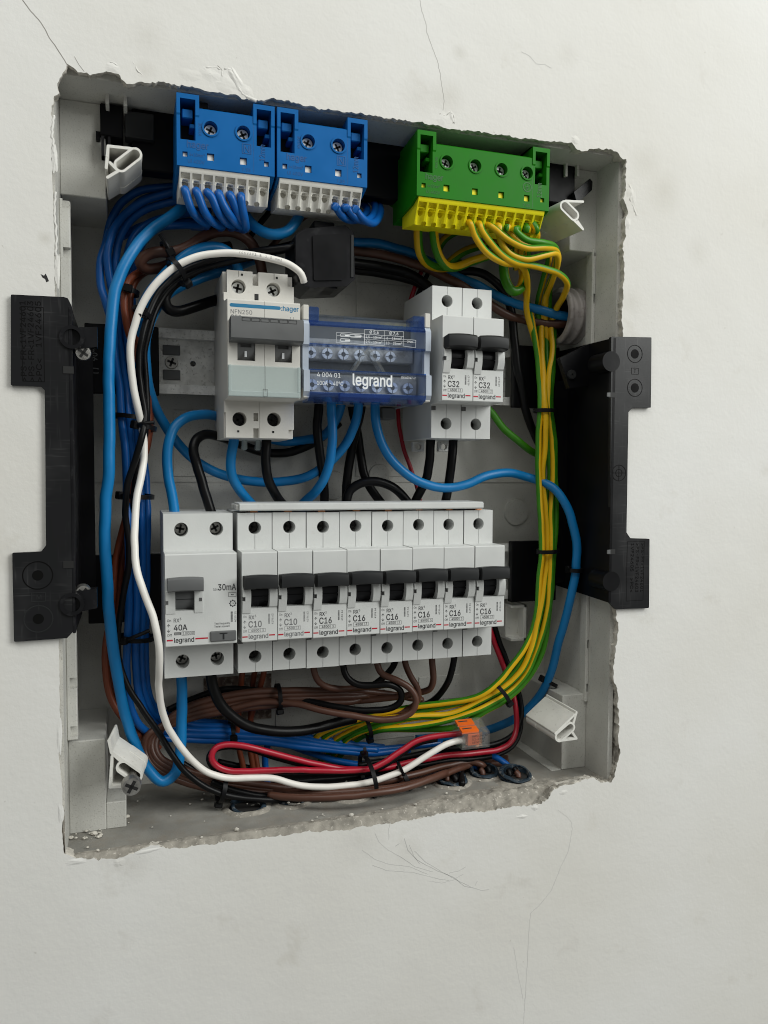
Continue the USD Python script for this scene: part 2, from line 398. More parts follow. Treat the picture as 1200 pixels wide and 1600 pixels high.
# rough broken edge of the plaster
E0 = np.array(hole.exterior.coords)[:-1]
if Polygon(E0).exterior.is_ccw:
    E0 = E0[::-1]
n0 = len(E0)
tg = np.roll(E0, -1, 0) - np.roll(E0, 1, 0); tg /= np.maximum(np.linalg.norm(tg, axis=1), 1e-9)[:, None]
nr = np.c_[-tg[:, 1], tg[:, 0]]
layers, ys = [np.c_[E0[:, 0], np.zeros(n0), E0[:, 1]]], [0.9, 2.2, 4.0, 6.0, 8.5]
for k, y in enumerate(ys):
    p3 = np.c_[E0, np.full(n0, y)]
    off = -0.35 + 0.22 * y + (meshkit.fbm(p3 * 0.5, 3, 20) - 0.5) * 2.4 * (0.4 if k == 0 else 1)
    off *= np.where((E0[:, 0] < -70) & (E0[:, 1] < 205), 0.35, 1.0)
    e = E0 + nr * off[:, None]
    layers.append(np.c_[e[:, 0], y + (meshkit.noise(p3 * 0.9, 4) - 0.5) * 0.8, e[:, 1]])
V = np.vstack(layers); F = []
for k in range(len(layers) - 1):
    for i in range(n0):
        j = (i + 1) % n0
        a, b, c, d = k * n0 + i, k * n0 + j, (k + 1) * n0 + j, (k + 1) * n0 + i
        F += [[a, b, c], [a, c, d]]
obj('broken_edge', trimesh.Trimesh(V, F, process=False), M['plaster'], wall, smooth=35)


def lump(px, py, rx, rz, h, seed, turn=0.0):
    """A low swelling of the paint: a disc of wall that rises from the face and blends into it."""
    c = at(px, py, 0)
    nr, na = 16, 48
    r, a = np.meshgrid(np.linspace(0, 1, nr + 1)[1:], np.arange(na) / na * 2 * math.pi, indexing='ij')
    q = np.stack([r * np.cos(a), r * np.sin(a), r * 0 + seed * 3.3], -1)
    edge = 1 + (meshkit.fbm(np.stack([np.cos(a) * 1.3, np.sin(a) * 1.3, a * 0 + seed], -1), 3, seed) - 0.5) * 0.9
    hh = h * 0.55 * np.clip(1 - r ** 2, 0, 1) ** 1.6 * (0.35 + 1.3 * meshkit.fbm(q * 1.5, 2, seed + 5)) - 0.01 + 0.03 * (1 - r)
    x, z = r * np.cos(a) * rx * edge, r * np.sin(a) * rz * edge
    ct, st = math.cos(turn), math.sin(turn)
    v = np.stack([x * ct - z * st + c[0], -hh, x * st + z * ct + c[2]], -1).reshape(-1, 3)
    v = np.vstack([v, [c[0], -h * 0.45, c[2]]])
    f = []
    for i in range(na):
        k2 = (i + 1) % na
        f.append([len(v) - 1, i, k2])
        for k in range(nr - 1):
            f += [[k * na + i, (k + 1) * na + i, (k + 1) * na + k2], [k * na + i, (k + 1) * na + k2, k * na + k2]]
    return trimesh.Trimesh(v, f, process=False)


for k, (px, py, rx, rz, h, t) in enumerate([(352, 132, 6.0, 4.6, 1.1, 0.2), (328, 116, 6.4, 3.2, 0.7, -0.3), (384, 144, 4.2, 3.4, 1.0, -0.5), (368, 122, 2.2, 6.0, 2.4, 0.55), (300, 118, 6, 3, 0.5, 0), (176, 106, 3.2, 2.2, 0.9, 0),
                                            (692, 186, 4.2, 3.6, 0.6, 0.2), (706, 182, 1.3, 3.6, 0.7, 0.3), (984, 300, 2.6, 3.4, 0.9, 0), (990, 312, 2, 5, 0.6, 0.2), (982, 350, 1.8, 4, 0.8, 0), (898, 218, 3.0, 2.4, 0.9, 0),
                                            (816, 1276, 4, 1.5, 0.8, 0), (836, 1262, 2.5, 2, 0.9, 0), (880, 1238, 3, 1.4, 0.7, 0), (230, 1330, 6, 1.2, 0.8, 0.1), (186, 1348, 3, 2.4, 0.6, 0.2), (120, 1346, 5, 1.4, 0.8, 0),
                                            (86, 250, 1.2, 6, 0.8, 0), (90, 420, 1.2, 8, 0.6, 0), (92, 1150, 1.2, 9, 0.6, 0), (95, 1270, 1.4, 5, 0.8, 0)]):
    obj('plaster_lump', lump(px, py, rx, rz, h * 0.6, k + 1, t), M['wall'], wall, smooth=True)


def crack(pts, w, seed, mat='crack', wob=0.35):
    q = np.array([at(x, y, 0)[[0, 2]] for x, y in pts])
    out = []
    for i in range(len(q) - 1):
        n = max(2, int(np.linalg.norm(q[i + 1] - q[i]) / 1.2))
        out += [q[i] + (q[i + 1] - q[i]) * k / n for k in range(n)]
    out = np.array(out + [q[-1]])
    out += (np.c_[meshkit.fbm(np.c_[out, out[:, :1]] * 0.4, 3, seed), meshkit.fbm(np.c_[out, out[:, :1]] * 0.4, 3, seed + 50)] - 0.5) * wob * 2
    return ribbon(out, w, -0.02)


for k, (pts, w) in enumerate([([(35, 0), (48, 18), (60, 30), (70, 45), (78, 60), (86, 72), (98, 90), (107, 104)], 0.42),
                              ([(656, 0), (659, 18), (665, 34), (667, 52), (675, 72), (683, 95), (688, 115), (691, 138), (694, 158), (692, 172)], 0.16),
                              ([(891, 1312), (888, 1330), (876, 1355), (862, 1390), (845, 1412), (829, 1427), (825, 1480), (822, 1540), (818, 1600)], 0.15),
                              ([(872, 1266), (884, 1275), (893, 1285), (894, 1296), (891, 1312)], 0.10),
                              ([(803, 1480), (808, 1515), (817, 1560)], 0.10), ([(116, 88), (124, 102), (132, 112)], 0.25), ([(688, 177), (696, 181), (704, 174), (709, 183), (708, 193)], 0.35),
                              ([(815, 81), (828, 88), (838, 100), (852, 101), (862, 107)], 0.2), ([(340, 103), (346, 108), (348, 116)], 0.35)]):
    obj('crack', crack(pts, w * 0.85, 10 + k), M['scuff' if k in (2, 3, 4, 7) else 'crack'], wall)
for k, (pts, w) in enumerate([([(586, 1302), (592, 1315), (606, 1328), (628, 1340), (648, 1354), (676, 1362)], 0.18),
                              ([(632, 1310), (637, 1328), (652, 1344), (682, 1360), (708, 1370), (726, 1385), (738, 1387), (752, 1391), (764, 1390)], 0.22),
                              ([(648, 1330), (664, 1346), (690, 1362), (716, 1376), (736, 1386)], 0.18), ([(566, 1328), (584, 1342), (606, 1350), (640, 1354), (668, 1366)], 0.14),
                              ([(582, 1352), (604, 1360), (646, 1363), (680, 1372), (702, 1376)], 0.16), ([(702, 1364), (716, 1361), (728, 1354)], 0.18), ([(610, 1284), (607, 1296), (608, 1312)], 0.15),
                              ([(640, 1320), (646, 1336), (656, 1350)], 0.14), ([(712, 1372), (724, 1366)], 0.12), ([(742, 1384), (746, 1376)], 0.14), ([(668, 1376), (690, 1380), (712, 1374)], 0.10), ([(618, 1322), (624, 1318)], 0.3)]):
    obj('scuff_mark', crack(pts, w, 60 + k, wob=0.25), M['scuff'], wall)
c = at(70, 433, 0)
hole_sh = Polygon([(c[0] - 1.7, c[2] + 1.2), (c[0] - 0.3, c[2] + 0.6), (c[0] + 0.4, c[2] + 1.6), (c[0] + 1.0, c[2] + 0.2), (c[0] + 1.7, c[2] - 1.6), (c[0] + 0.6, c[2] - 2.2), (c[0] + 0.1, c[2] - 0.8), (c[0] - 0.9, c[2] - 0.3)])
obj('dark_nick', ext_y(hole_sh, -0.06, -0.02), M['slot'], wall)

# ---------------------------------------------------------------- enclosure: the recessed back box
enc = thing('recessed_enclosure', 'light grey plastic back box of the consumer unit, sunk into the wall', 'electrical box')
W = 3.0
bx0, bx1, bz0, bz1 = X0 - 0.5, X1 + 0.5, Z0 - 0.5, Z1 + 0.5
grv = at(400, 760, YB)[2]
obj('back_panel', cat_(B(bx0, bx1, YB, YB + 3, bz0, grv - 2.6), B(bx0, bx1, YB + 0.7, YB + 3, grv - 2.6, grv + 2.6), B(bx0, bx1, YB, YB + 3, grv + 2.6, bz1)), M['box'], enc)
obj('side_wall', B(bx0 - W, bx0, 3.5, YB + 3, bz0 - W, bz1 + W), M['box'], enc)
obj('masonry', B(bx0 - 9, bx0 - 0.3, 2.4, 3.4, bz0 - 12, bz0 + 22), M['mortar'], wall)
obj('side_wall', B(bx1, bx1 + W, 5, YB + 3, bz0 - W, bz1 + W), M['box'], enc)
obj('top_wall', B(bx0, bx1, 5, YB + 3, bz1, bz1 + W), M['box'], enc)


def floor_mesh():
    nx, ny = 300, 74
    low = E0[(E0[:, 1] < -92)]
    low = low[np.argsort(low[:, 0])]
    xs = np.linspace(E0[:, 0].min() + 0.2, E0[:, 0].max() - 0.2, nx)
    ze = np.interp(xs, low[:, 0], low[:, 1])
    ys_ = np.r_[np.linspace(0.0, 28, 52), np.linspace(28, YB, ny - 51)[1:]]
    X, Y = np.meshgrid(xs, ys_)
    L = np.interp(X, [bx0, 20, 80, 112, 175, bx1], [4, 4.5, 6, 15, 21, 18])
    p = np.stack([X, Y, X * 0], -1)
    t = np.clip(Y / (0.55 * L), 0, 1); t = t * t * (3 - 2 * t)
    lip = np.clip(1 - (Y - 2) / L, 0, 1)
    Z = ze[None] * (1 - t) + bz0 * t + (meshkit.fbm(p * 0.06, 3, 1) - 0.4) * 0.8 * t
    Z = Z + np.clip(Y / 1.6, 0, 1) * lip * ((meshkit.fbm(p * 0.30, 4, 2) - 0.42) * 3.2 + (meshkit.fbm(p * 1.1, 3, 6) - 0.5) * 1.2) * (0.35 + L / 30)
    v = np.stack([X, Y, Z], -1).reshape(-1, 3)
    i = np.arange(ny - 1)[:, None] * nx + np.arange(nx - 1)
    i = i.ravel()
    f = np.vstack([np.c_[i, i + 1, i + nx + 1], np.c_[i, i + nx + 1, i + nx]])
    s = (lip + (meshkit.fbm(p * 0.2, 3, 9) - 0.5) * 0.5).ravel()[f].mean(1) > 0.2
    return trimesh.Trimesh(v, f[~s], process=False), trimesh.Trimesh(v, f[s], process=False)


fl, mo = floor_mesh()
obj('floor_wall', fl, M['boxfloor'], enc, smooth=True)
obj('mortar_lip', mo, M['mortar'], wall, smooth=True)
obj('masonry', cat_(B(bx0 - 60, bx1 + 60, 8.6, 90, bz1 + 3.05, bz1 + 60), B(bx0 - 60, bx0 - 3.05, 8.6, 90, bz0 - 60, bz1 + 3.0), B(bx1 + 3.05, bx1 + 60, 8.6, 90, bz0 - 60, bz1 + 3.0)), M['mortar'], wall)
obj('masonry', B(bx0 - 3, bx1 + 3, 2.0, 90, bz0 - 60, bz0 - 16), M['mortar'], wall)
# raised panel fields on the back
for (pa, pb) in (((420, 450), (548, 700)), ((556, 440), (640, 560)), ((556, 566), (640, 745)), ((270, 640), (410, 745)), ((430, 1062), (548, 1150)), ((554, 1060), (648, 1150)), ((654, 1058), (718, 1090))):
    a, b = at(*pa, YB), at(*pb, YB)
    obj('panel_field', B(a[0], b[0], YB - 0.5, YB + 0.1, b[2], a[2], 0.3), M['box'], enc)
for px, py, r in ((520, 758, 9), (592, 742, 7), (806, 800, 9)):
    a = at(px, py, YB)
    obj('knockout_disc', cyl((a[0], YB + 0.1, a[2]), (a[0], YB - 1.2, a[2]), r, 32, r - 0.6), M['box'], enc)
a, b = at(318, 1060, YB), at(424, 1122, YB)
obj('cutout', B(a[0], b[0], YB - 0.35, YB - 0.02, b[2], a[2]), M['brick'], enc)
# rims along the sides with their slots
for side, y_r, zt, zb, slots in ((-1, 20, at(105, 310, 20)[2], at(105, 1158, 20)[2], (317, 395, 1068, 1144)), (1, 26, at(925, 388, 26)[2], at(925, 1096, 26)[2], (393, 466, 1006, 1074))):
    xa, xb = (bx0, at(113, 600, y_r)[0]) if side < 0 else (at(921, 700, y_r)[0], bx1)
    r = B(xa, xb, y_r, y_r + 7, zb, zt, 0.5)
    cuts = []
    for s in slots:
        z = at(105 if side < 0 else 928, s, y_r)[2]
        cuts.append(B(xb - 3.2, xb + 1, y_r - 2, y_r + 3.5, z - 2.6, z + 2.6) if side < 0 else B(xa + 0.9, xb + 1, y_r - 2, y_r + 4, z - 2.6, z + 2.6))
    obj('slotted_rim', cut(r, *cuts), M['box'], enc)
# corner blocks and screw posts
def corner(x0, x1, z0, z1, yf, extra=None):
    m = B(x0, x1, yf, YB, z0, z1, 0.4)
    obj('corner_block', m if extra is None else cat_(m, extra), M['box'], enc)


a = at(166, 311, 30); corner(bx0, a[0], a[2], bz1, 30)
a = at(890, 391, 27); corner(a[0], at(936, 300, 27)[0], a[2], bz1, 27)
a, b = at(176, 1153, 26), at(197, 1250, 26)
corner(bx0, at(165, 1200, 26)[0], bz0, a[2], 26)
corner(at(165, 1200, 26)[0] + 0.02, b[0], bz0, at(190, 1252, 26)[2], 26.3)
a, b = at(879, 1087, 28), at(861, 1208, 28)
corner(a[0], bx1, bz0, a[2], 28)
corner(b[0], a[0] - 0.02, bz0, at(861, 1208, 28)[2], 28.3)


def post(loop, flaps, y0, y1, dx, dz):
    (ax, ay), (bx, by) = loop
    p, q = at(ax, ay, y0)[[0, 2]], at(bx, by, y0)[[0, 2]]
    st = LineString([p, q])
    sh = st.buffer(3.2).difference(st.buffer(2.15))
    for fl_ in flaps:
        sh = sh.union(LineString([at(x, y, y0)[[0, 2]] for x, y in fl_]).buffer(0.65, join_style=1))
    sh = sh.difference(st.buffer(2.15))
    m = shear_y(ext_y(sh, y0, y1), dx, dz, y0)
    back = shear_y(ext_y(st.buffer(3.4), y1 - 9, y1), dx, dz, y0)
    return cat_(m, back)


obj('screw_post', post(((189, 258), (211, 241)), [((168, 277), (183, 268), (216, 249)), ((182, 264), (172, 254)), ((169, 228), (205, 232)), ((169, 228), (166, 262))], 5, 34, 0.0, 0.0), M['post'], enc, smooth=30)
obj('screw_post', post(((883, 322), (897, 336)), [((903, 346), (911, 358)), ((882, 329), (911, 358)), ((884, 314), (911, 315))], 5, 38, -0.12, 0.0), M['post'], enc, smooth=30)
obj('screw_post', post(((192, 1199), (212, 1213)), [((172, 1165), (170, 1157), (174, 1176), (188, 1189)), ((175, 1182), (172, 1230), (193, 1229)), ((174, 1176), (218, 1206))], 5, 28, 0.12, -0.02), M['post'], enc, smooth=30)
obj('screw_post', post(((875, 1151), (891, 1137)), [((896, 1131), (901, 1113)), ((868, 1146), (898, 1117)), ((878, 1157), (901, 1154)), ((901, 1154), (893, 1142))], 5, 32, -0.14, 0.10), M['post'], enc, smooth=30)


def cross_screw(c, r, depth=1.2, dirn=(0, -1, 0), turn=0.3, head='round', n=24):
    """A screw head at c facing dirn and the dark cross in it, as two meshes."""
    d = np.array(dirn, float); d /= np.linalg.norm(d)
    c = np.array(c, float)
    h = cyl(c, c + d * depth, r, n, r * 0.9)
    a = np.cross(d, [0, 0, 1]); a /= np.linalg.norm(a); b = np.cross(a, d)
    parts = []
    for t in (turn, turn + math.pi / 2):
        u = a * math.cos(t) + b * math.sin(t); w = np.cross(d, u)
        M4 = np.eye(4); M4[:3, 0], M4[:3, 1], M4[:3, 2], M4[:3, 3] = u, d, w, c + d * depth
        x = trimesh.creation.box([r * 1.35, 0.12, r * 0.34]); x.apply_transform(M4)
        parts.append(x)
    return h, cat_(*parts)


# the long cover screw in the lower left post
a = at(210, 1215, 4); b = at(205, 1225, -3)
sc = thing('cover_screw', 'long dirty steel screw sticking out of the lower left post of the box', 'screw')
obj('shank', cyl((a[0], 20, a[2]), (b[0], -3, b[2]), 2.0, 20), M['screw'], sc, smooth=30)
dvec = np.array([b[0] - a[0], -14, b[2] - a[2]])
h, x = cross_screw((b[0], -3, b[2]), 4.6, 3.4, (0.05, -1, -0.05), 0.5)
obj('head', h, M['screw'], sc, smooth=30); obj('cross_slot', x, M['slot'], sc)
# small rail clip moulded in the back on the right
a, b = at(797, 945, 60), at(820, 1000, 60)
clip = cat_(B(b[0] - 2, b[0], 58, YB, b[2], a[2], 0.3), B(a[0], b[0], 58, YB, b[2], b[2] + 2, 0.3), B(a[0], b[0], 58, YB, a[2] - 2, a[2], 0.3), B(a[0], b[0] - 2, 66, YB, b[2] + 2, a[2] - 2))
obj('moulded_clip', clip, M['post'], enc)

# ---------------------------------------------------------------- DIN rails
def rail(zc, xa, xb, label, screws):
    t = thing('mounting_rail', label, 'rail')
    prof = [(60, 17.5), (61.2, 17.5), (61.2, 13.6), (67.4, 13.6), (67.4, -13.6), (61.2, -13.6), (61.2, -17.5), (60, -17.5), (60, -12.4), (66.2, -12.4), (66.2, 12.4), (60, 12.4)]
    m = ext_x(prof, xa, xb)
    holes = [cyl((x + 11.5, 60, 0.0), (x + 11.5, 75, 0.0), 1.6, 20) for x in screws]
    m = cut(m, *holes)
    m.apply_translation([0, 0, zc])
    obj('rail', m, M['steel'], t)
    for x in screws:
        obj('slot_plate', cat_(B(x - 4.6, x + 4.6, 65.4, 66.3, zc + 4, zc + 9.4, 0.3), B(x - 4.6, x + 4.6, 65.4, 66.3, zc - 9.4, zc - 4, 0.3)), M['togglegrey'], t)
        h, s = cross_screw((x, 66.2, zc), 3.6, 1.6, (0, -1, 0), 0.35)
        obj('screw_head', h, M['screw'], t, smooth=30); obj('cross_slot', s, M['slot'], t)
    return t


UZ, UX = 120.97, 104.0
xs = at(268, 570, 66)[0]
rail(UZ, at(236, 560, 60)[0], at(797, 560, 60)[0], 'upper galvanised steel mounting rail behind the main breaker', [xs])
rail(0.0, at(238, 900, 60)[0], at(800, 900, 60)[0], 'lower galvanised steel mounting rail hidden behind the row of breakers', [])

# ---------------------------------------------------------------- black rail brackets left and right
def pxpoly(pts, Y):
    return Polygon([tuple(at(x, y, Y)[[0, 2]]) for x, y in pts])


brk = thing('rail_bracket', 'black plastic rail bracket lying on the wall at the left edge of the opening', 'bracket')
sh = pxpoly([(17, 460), (100, 464), (106, 466), (112, 478), (115, 640), (118, 800), (117, 984), (105, 997), (22, 1003), (19, 864), (64, 862), (72, 852), (70, 610), (64, 604), (17, 602)], -2.2)
obj('wall_strip', ext_y(sh.buffer(-0.5).buffer(0.5), -2.2, -0.1), M['strip'], brk)
xa = at(113, 700, -1)[0]
zt, zb = at(113, 480, 0)[2], at(117, 988, 0)[2]
obj('side_flange', cat_(B(xa - 0.9, xa + 0.4, -2.4, 48, zb, zt, 0.25)), M['black'], brk)
a = at(147, 700, 48)
obj('inner_web', B(xa + 0.4, a[0], 46.8, 48.4, zb + 6, zt - 8), M['matblack'], brk)
for za, zc, yk, ys_, zr in ((at(0, 500, 58)[2], at(0, 606, 58)[2], 526, 550, UZ), (at(0, 866, 58)[2], at(0, 976, 58)[2], 945, 925, 0.0)):
    zc1, zc0 = zr + 17, zr - 19
    obj('rail_arm', B(xa + 3, at(236, 560, 58)[0] + 4, 55.5, 59.8, zc0, zc1, 0.4), M['matblack'], brk)
    k = at(112, yk, -4)
    knob = cyl((k[0], 10, k[2]), (k[0], -3.2, k[2]), 5.2, 32)
    obj('pivot_boss', cut(knob, cyl((k[0], -6, k[2]), (k[0], -0.6, k[2]), 3.6, 28)), M['black'], brk, smooth=30)
    armz = k[2]
    pl = Polygon([(k[0] - 1, armz + 5), (k[0] + 10.5, armz + 6), (k[0] + 10.5, armz - 3), (k[0] - 1, armz - 5)])
    obj('pivot_lever', ext_y(pl, 2, 9), M['black'], brk)
    s_ = at(129, ys_, 3) if zr > 50 else at(129, 925, 3)
    h, x = cross_screw((s_[0], 6, s_[2]), 3.6, 3.4, (0.1, -1, -0.1), 0.6)
    obj('screw_head', h, M['screw'], brk, smooth=30); obj('cross_slot', x, M['slot'], brk)
k = at(152, 555, 55.4)
for txt, dz in (('[ ]', 8), ('90°', 0), ('[ ]', -8)):
    obj('embossed_mark', T(txt, 2.6, k[0], k[2] + dz, 55.45, turn=90, mid=True), M['togglegrey'], brk)
for i, (s, px) in enumerate((('>PS-FR<1VF24601', 42), ('>PS-FR<1VF24603', 54), ('>PC<    1VF24605', 66))):
    a = at(px, 596, -2.2)
    obj('embossed_text', T(s, 2.35, a[0], a[2], -2.2, turn=90, depth=0.10, fit=35), M['emboss'], brk)
a, b = at(33, 478, -2.2), at(70, 597, -2.2)
obj('embossed_text', frame_(a[0], b[0], b[2], a[2], -2.2, 0.25, 0.08), M['emboss'], brk)
for px, py, r in ((59, 899, 6.4), (60, 967, 6.2)):
    a = at(px, py, -2.2)
    rr = Point(a[0], a[2]).buffer(r).difference(Point(a[0], a[2]).buffer(r - 0.45))
    obj('moulded_ring', ext_y(rr, -2.32, -2.2), M['toggle'] if r < 6.3 else M['emboss'], brk)
    obj('moulded_ring', ext_y(Point(a[0], a[2]).buffer(2.3), -2.3, -2.2), M['emboss'], brk)
a = at(60, 933, -2.2); obj('embossed_text', cat_(frame_(a[0] - 3, a[0] + 3, a[2] - 2.1, a[2] + 2.1, -2.2, 0.25, 0.1), T('M', 2, a[0] - 1, a[2] - 1, -2.2)), M['toggle'], brk)
for py in (578, 882):
    a = at(107, py, -2.3); obj('latch_slot', B(a[0] - 2.2, a[0] + 2.2, -2.5, -2.15, a[2] - 1.6, a[2] + 1.6), M['slot'], brk)

brk2 = thing('rail_bracket', 'black plastic rail bracket lying on the wall at the right edge of the opening', 'bracket')
sh = pxpoly([(955, 526), (1018, 527), (1017, 637), (988, 637), (982, 644), (979, 832), (985, 841), (1015, 842), (1014, 950), (962, 952), (953, 942)], -2.2)
obj('wall_strip', ext_y(sh.buffer(-0.5).buffer(0.5), -2.2, -0.1), M['strip'], brk2)
xa = at(955, 700, -1)[0]
zt, zb = at(955, 526, 0)[2], at(955, 943, 0)[2]
fl_sh = Polygon([(-2.3, zt - 1), (-2.3, zb + 1), (58, zb + 3), (58, zb + 24), (48, zb + 28), (48, zt - 34), (58, zt - 29), (58, zt)])
obj('side_flange', ext_x(fl_sh, xa - 0.6, xa + 0.9), M['matblack'], brk2)
a = at(868, 700, 46)
obj('inner_web', B(a[0] - 2, xa - 0.6, 44.6, 46.2, zb + 6, zt - 20), M['matblack'], brk2)
for zr, ya in ((UZ, 585), (0.0, 905)):
    obj('rail_arm', B(at(800, 560, 58)[0], xa - 0.6, 55.0, 59.6, zr - 19, zr + 19, 0.4), M['matblack'], brk2)
    k = at(955, 565 if zr > 50 else 908, -2)
    obj('pivot_boss', cyl((k[0] - 0.5, 12, k[2]), (k[0] - 0.5, -2.9, k[2]), 5.6, 32), M['matblack'], brk2, smooth=30)
a = at(880, 600, 30); b_ = at(955, 560, 1)
armp = Polygon([tuple(at(955, 528, 0)[[0, 2]]), tuple(at(955, 596, 0)[[0, 2]]), tuple(at(893, 606, 20)[[0, 2]]), tuple(at(872, 560, 24)[[0, 2]])])
obj('pivot_lever', ext_y(armp, 22, 26), M['matblack'], brk2)
s_ = at(894, 585, 21)
h, x = cross_screw((s_[0], 22, s_[2]), 2.8, 1.4, (0, -1, 0), 0.2)
obj('screw_head', h, M['toggle'], brk2, smooth=30); obj('cross_slot', x, M['slot'], brk2)
for py in (553, 606):
    a = at(992, py, -2.2)
    for r in (5.0, 2.6):
        obj('moulded_ring', ext_y(Point(a[0], a[2]).buffer(r).difference(Point(a[0], a[2]).buffer(r - 0.35 if r > 3 else 0.01)), -2.31, -2.2), M['emboss'], brk2)
a = at(992, 580, -2.2); obj('embossed_text', cat_(frame_(a[0] - 2.4, a[0] + 2.4, a[2] - 1.8, a[2] + 1.8, -2.2, 0.2, 0.1), T('T', 2, a[0], a[2] - 1, -2.2, mid=True)), M['emboss'], brk2)
a = at(967, 739, -2.2)
rr = Point(a[0], a[2]).buffer(4.6).difference(Point(a[0], a[2]).buffer(4.3)).union(Point(a[0], a[2]).buffer(2.2).difference(Point(a[0], a[2]).buffer(1.9)))
obj('embossed_text', cat_(ext_y(rr, -2.31, -2.2), flat(a[0] - 4.3, a[0] + 4.3, a[2] - 0.15, a[2] + 0.15, -2.2, 0.1), flat(a[0] - .15, a[0] + .15, a[2] - 4.3, a[2] + 4.3, -2.2, 0.08)), M['emboss'], brk2)
a = at(966, 735, -2.2)
for i, (s, px) in enumerate((('1VF24605    >PC<', 986), ('>PS-FR<1VF24603', 994), ('>PS-FR<1VF24601', 1002))):
    a = at(px, 849, -2.2)
    obj('embossed_text', T(s, 2.0, a[0], a[2], -2.2, turn=-90, depth=0.10, fit=28), M['emboss'], brk2)
a, b = at(980, 846, -2.2), at(1005, 938, -2.2)
obj('embossed_text', frame_(a[0], b[0], b[2], a[2], -2.2, 0.2, 0.08), M['emboss'], brk2)
for py in (617, 862):
    a = at(957, py, -2.3); obj('latch_slot', B(a[0] - 2.6, a[0] + 1.6, -2.5, -2.15, a[2] - 1.4, a[2] + 1.4), M['slot'], brk2)
    obj('latch_tip', B(a[0] - 3.6, a[0] - 1.6, -2.7, -2.2, a[2] - 1.1, a[2] + 1.1), M['togglegrey'], brk2)

# ---------------------------------------------------------------- black carrier bar of the terminals, at the top
bar = thing('terminal_carrier', 'black plastic carrier bar running across the top of the box behind the terminal blocks', 'terminal rail')
p0, p1 = at(160, 205, 34), at(925, 290, 34)
zc = (at(420, 208, 34)[2] + at(640, 240, 34)[2]) / 2
zbar = at(590, 225, 34)[2]
obj('bar', B(at(206, 200, 34)[0], at(868, 280, 34)[0], 30, 40, zbar - 30, zbar + 7, 0.6), M['matblack'], bar)
a, b = at(156, 160, 26), at(192, 215, 26)
obj('end_clamp', cat_(B(a[0], b[0], 26, 44, b[2], a[2], 0.5), B(a[0] - 2, a[0], 28, 34, at(0, 200, 28)[2], at(0, 185, 28)[2])), M['matblack'], bar)
a, b = at(158, 212, 24), at(184, 250, 24)
obj('end_hook', cat_(B(a[0], a[0] + 1.2, 24, 27, b[2], a[2]), B(a[0], a[0] + 4, 24, 27, b[2], b[2] + 1.2), B(a[0] + 3, a[0] + 4.2, 24, 27, b[2], a[2])), M['black'], bar)
a, b = at(195, 172, 26), at(241, 219, 26)
obj('end_plate', B(a[0], b[0], 26, 34, b[2], a[2], 0.4), M['toggle'], bar)
a, b = at(858, 254, 24), at(898, 320, 24)
obj('end_clamp', B(a[0], b[0], 24, 40, b[2], a[2], 0.5), M['matblack'], bar)
sh = pxpoly([(897, 300), (922, 279), (926, 284), (925, 297), (902, 318)], 20)
obj('end_hook', ext_y(sh, 20, 22.5), M['black'], bar)
# ceiling ribs of the box in front of the carrier
for pa, pb in (((165, 150), (170, 168)), ((193, 150), (200, 172))):
    a, b = at(*pa, 22), at(*pb, 22)
    obj('ceiling_rib', B(a[0], a[0] + 1.6, 18, 50, b[2], bz1), M['box'], enc)
for px in (884, 902):
    a = at(px, 245, 22); obj('ceiling_rib', B(a[0], a[0] + 1.4, 22, 50, at(px, 275, 22)[2], bz1), M['box'], enc)
a, b = at(200, 150, 36), at(276, 172, 36)
obj('ceiling_rib', B(a[0], at(880, 250, 36)[0], 44, YB, at(500, 200, 44)[2], bz1), M['box'], enc)


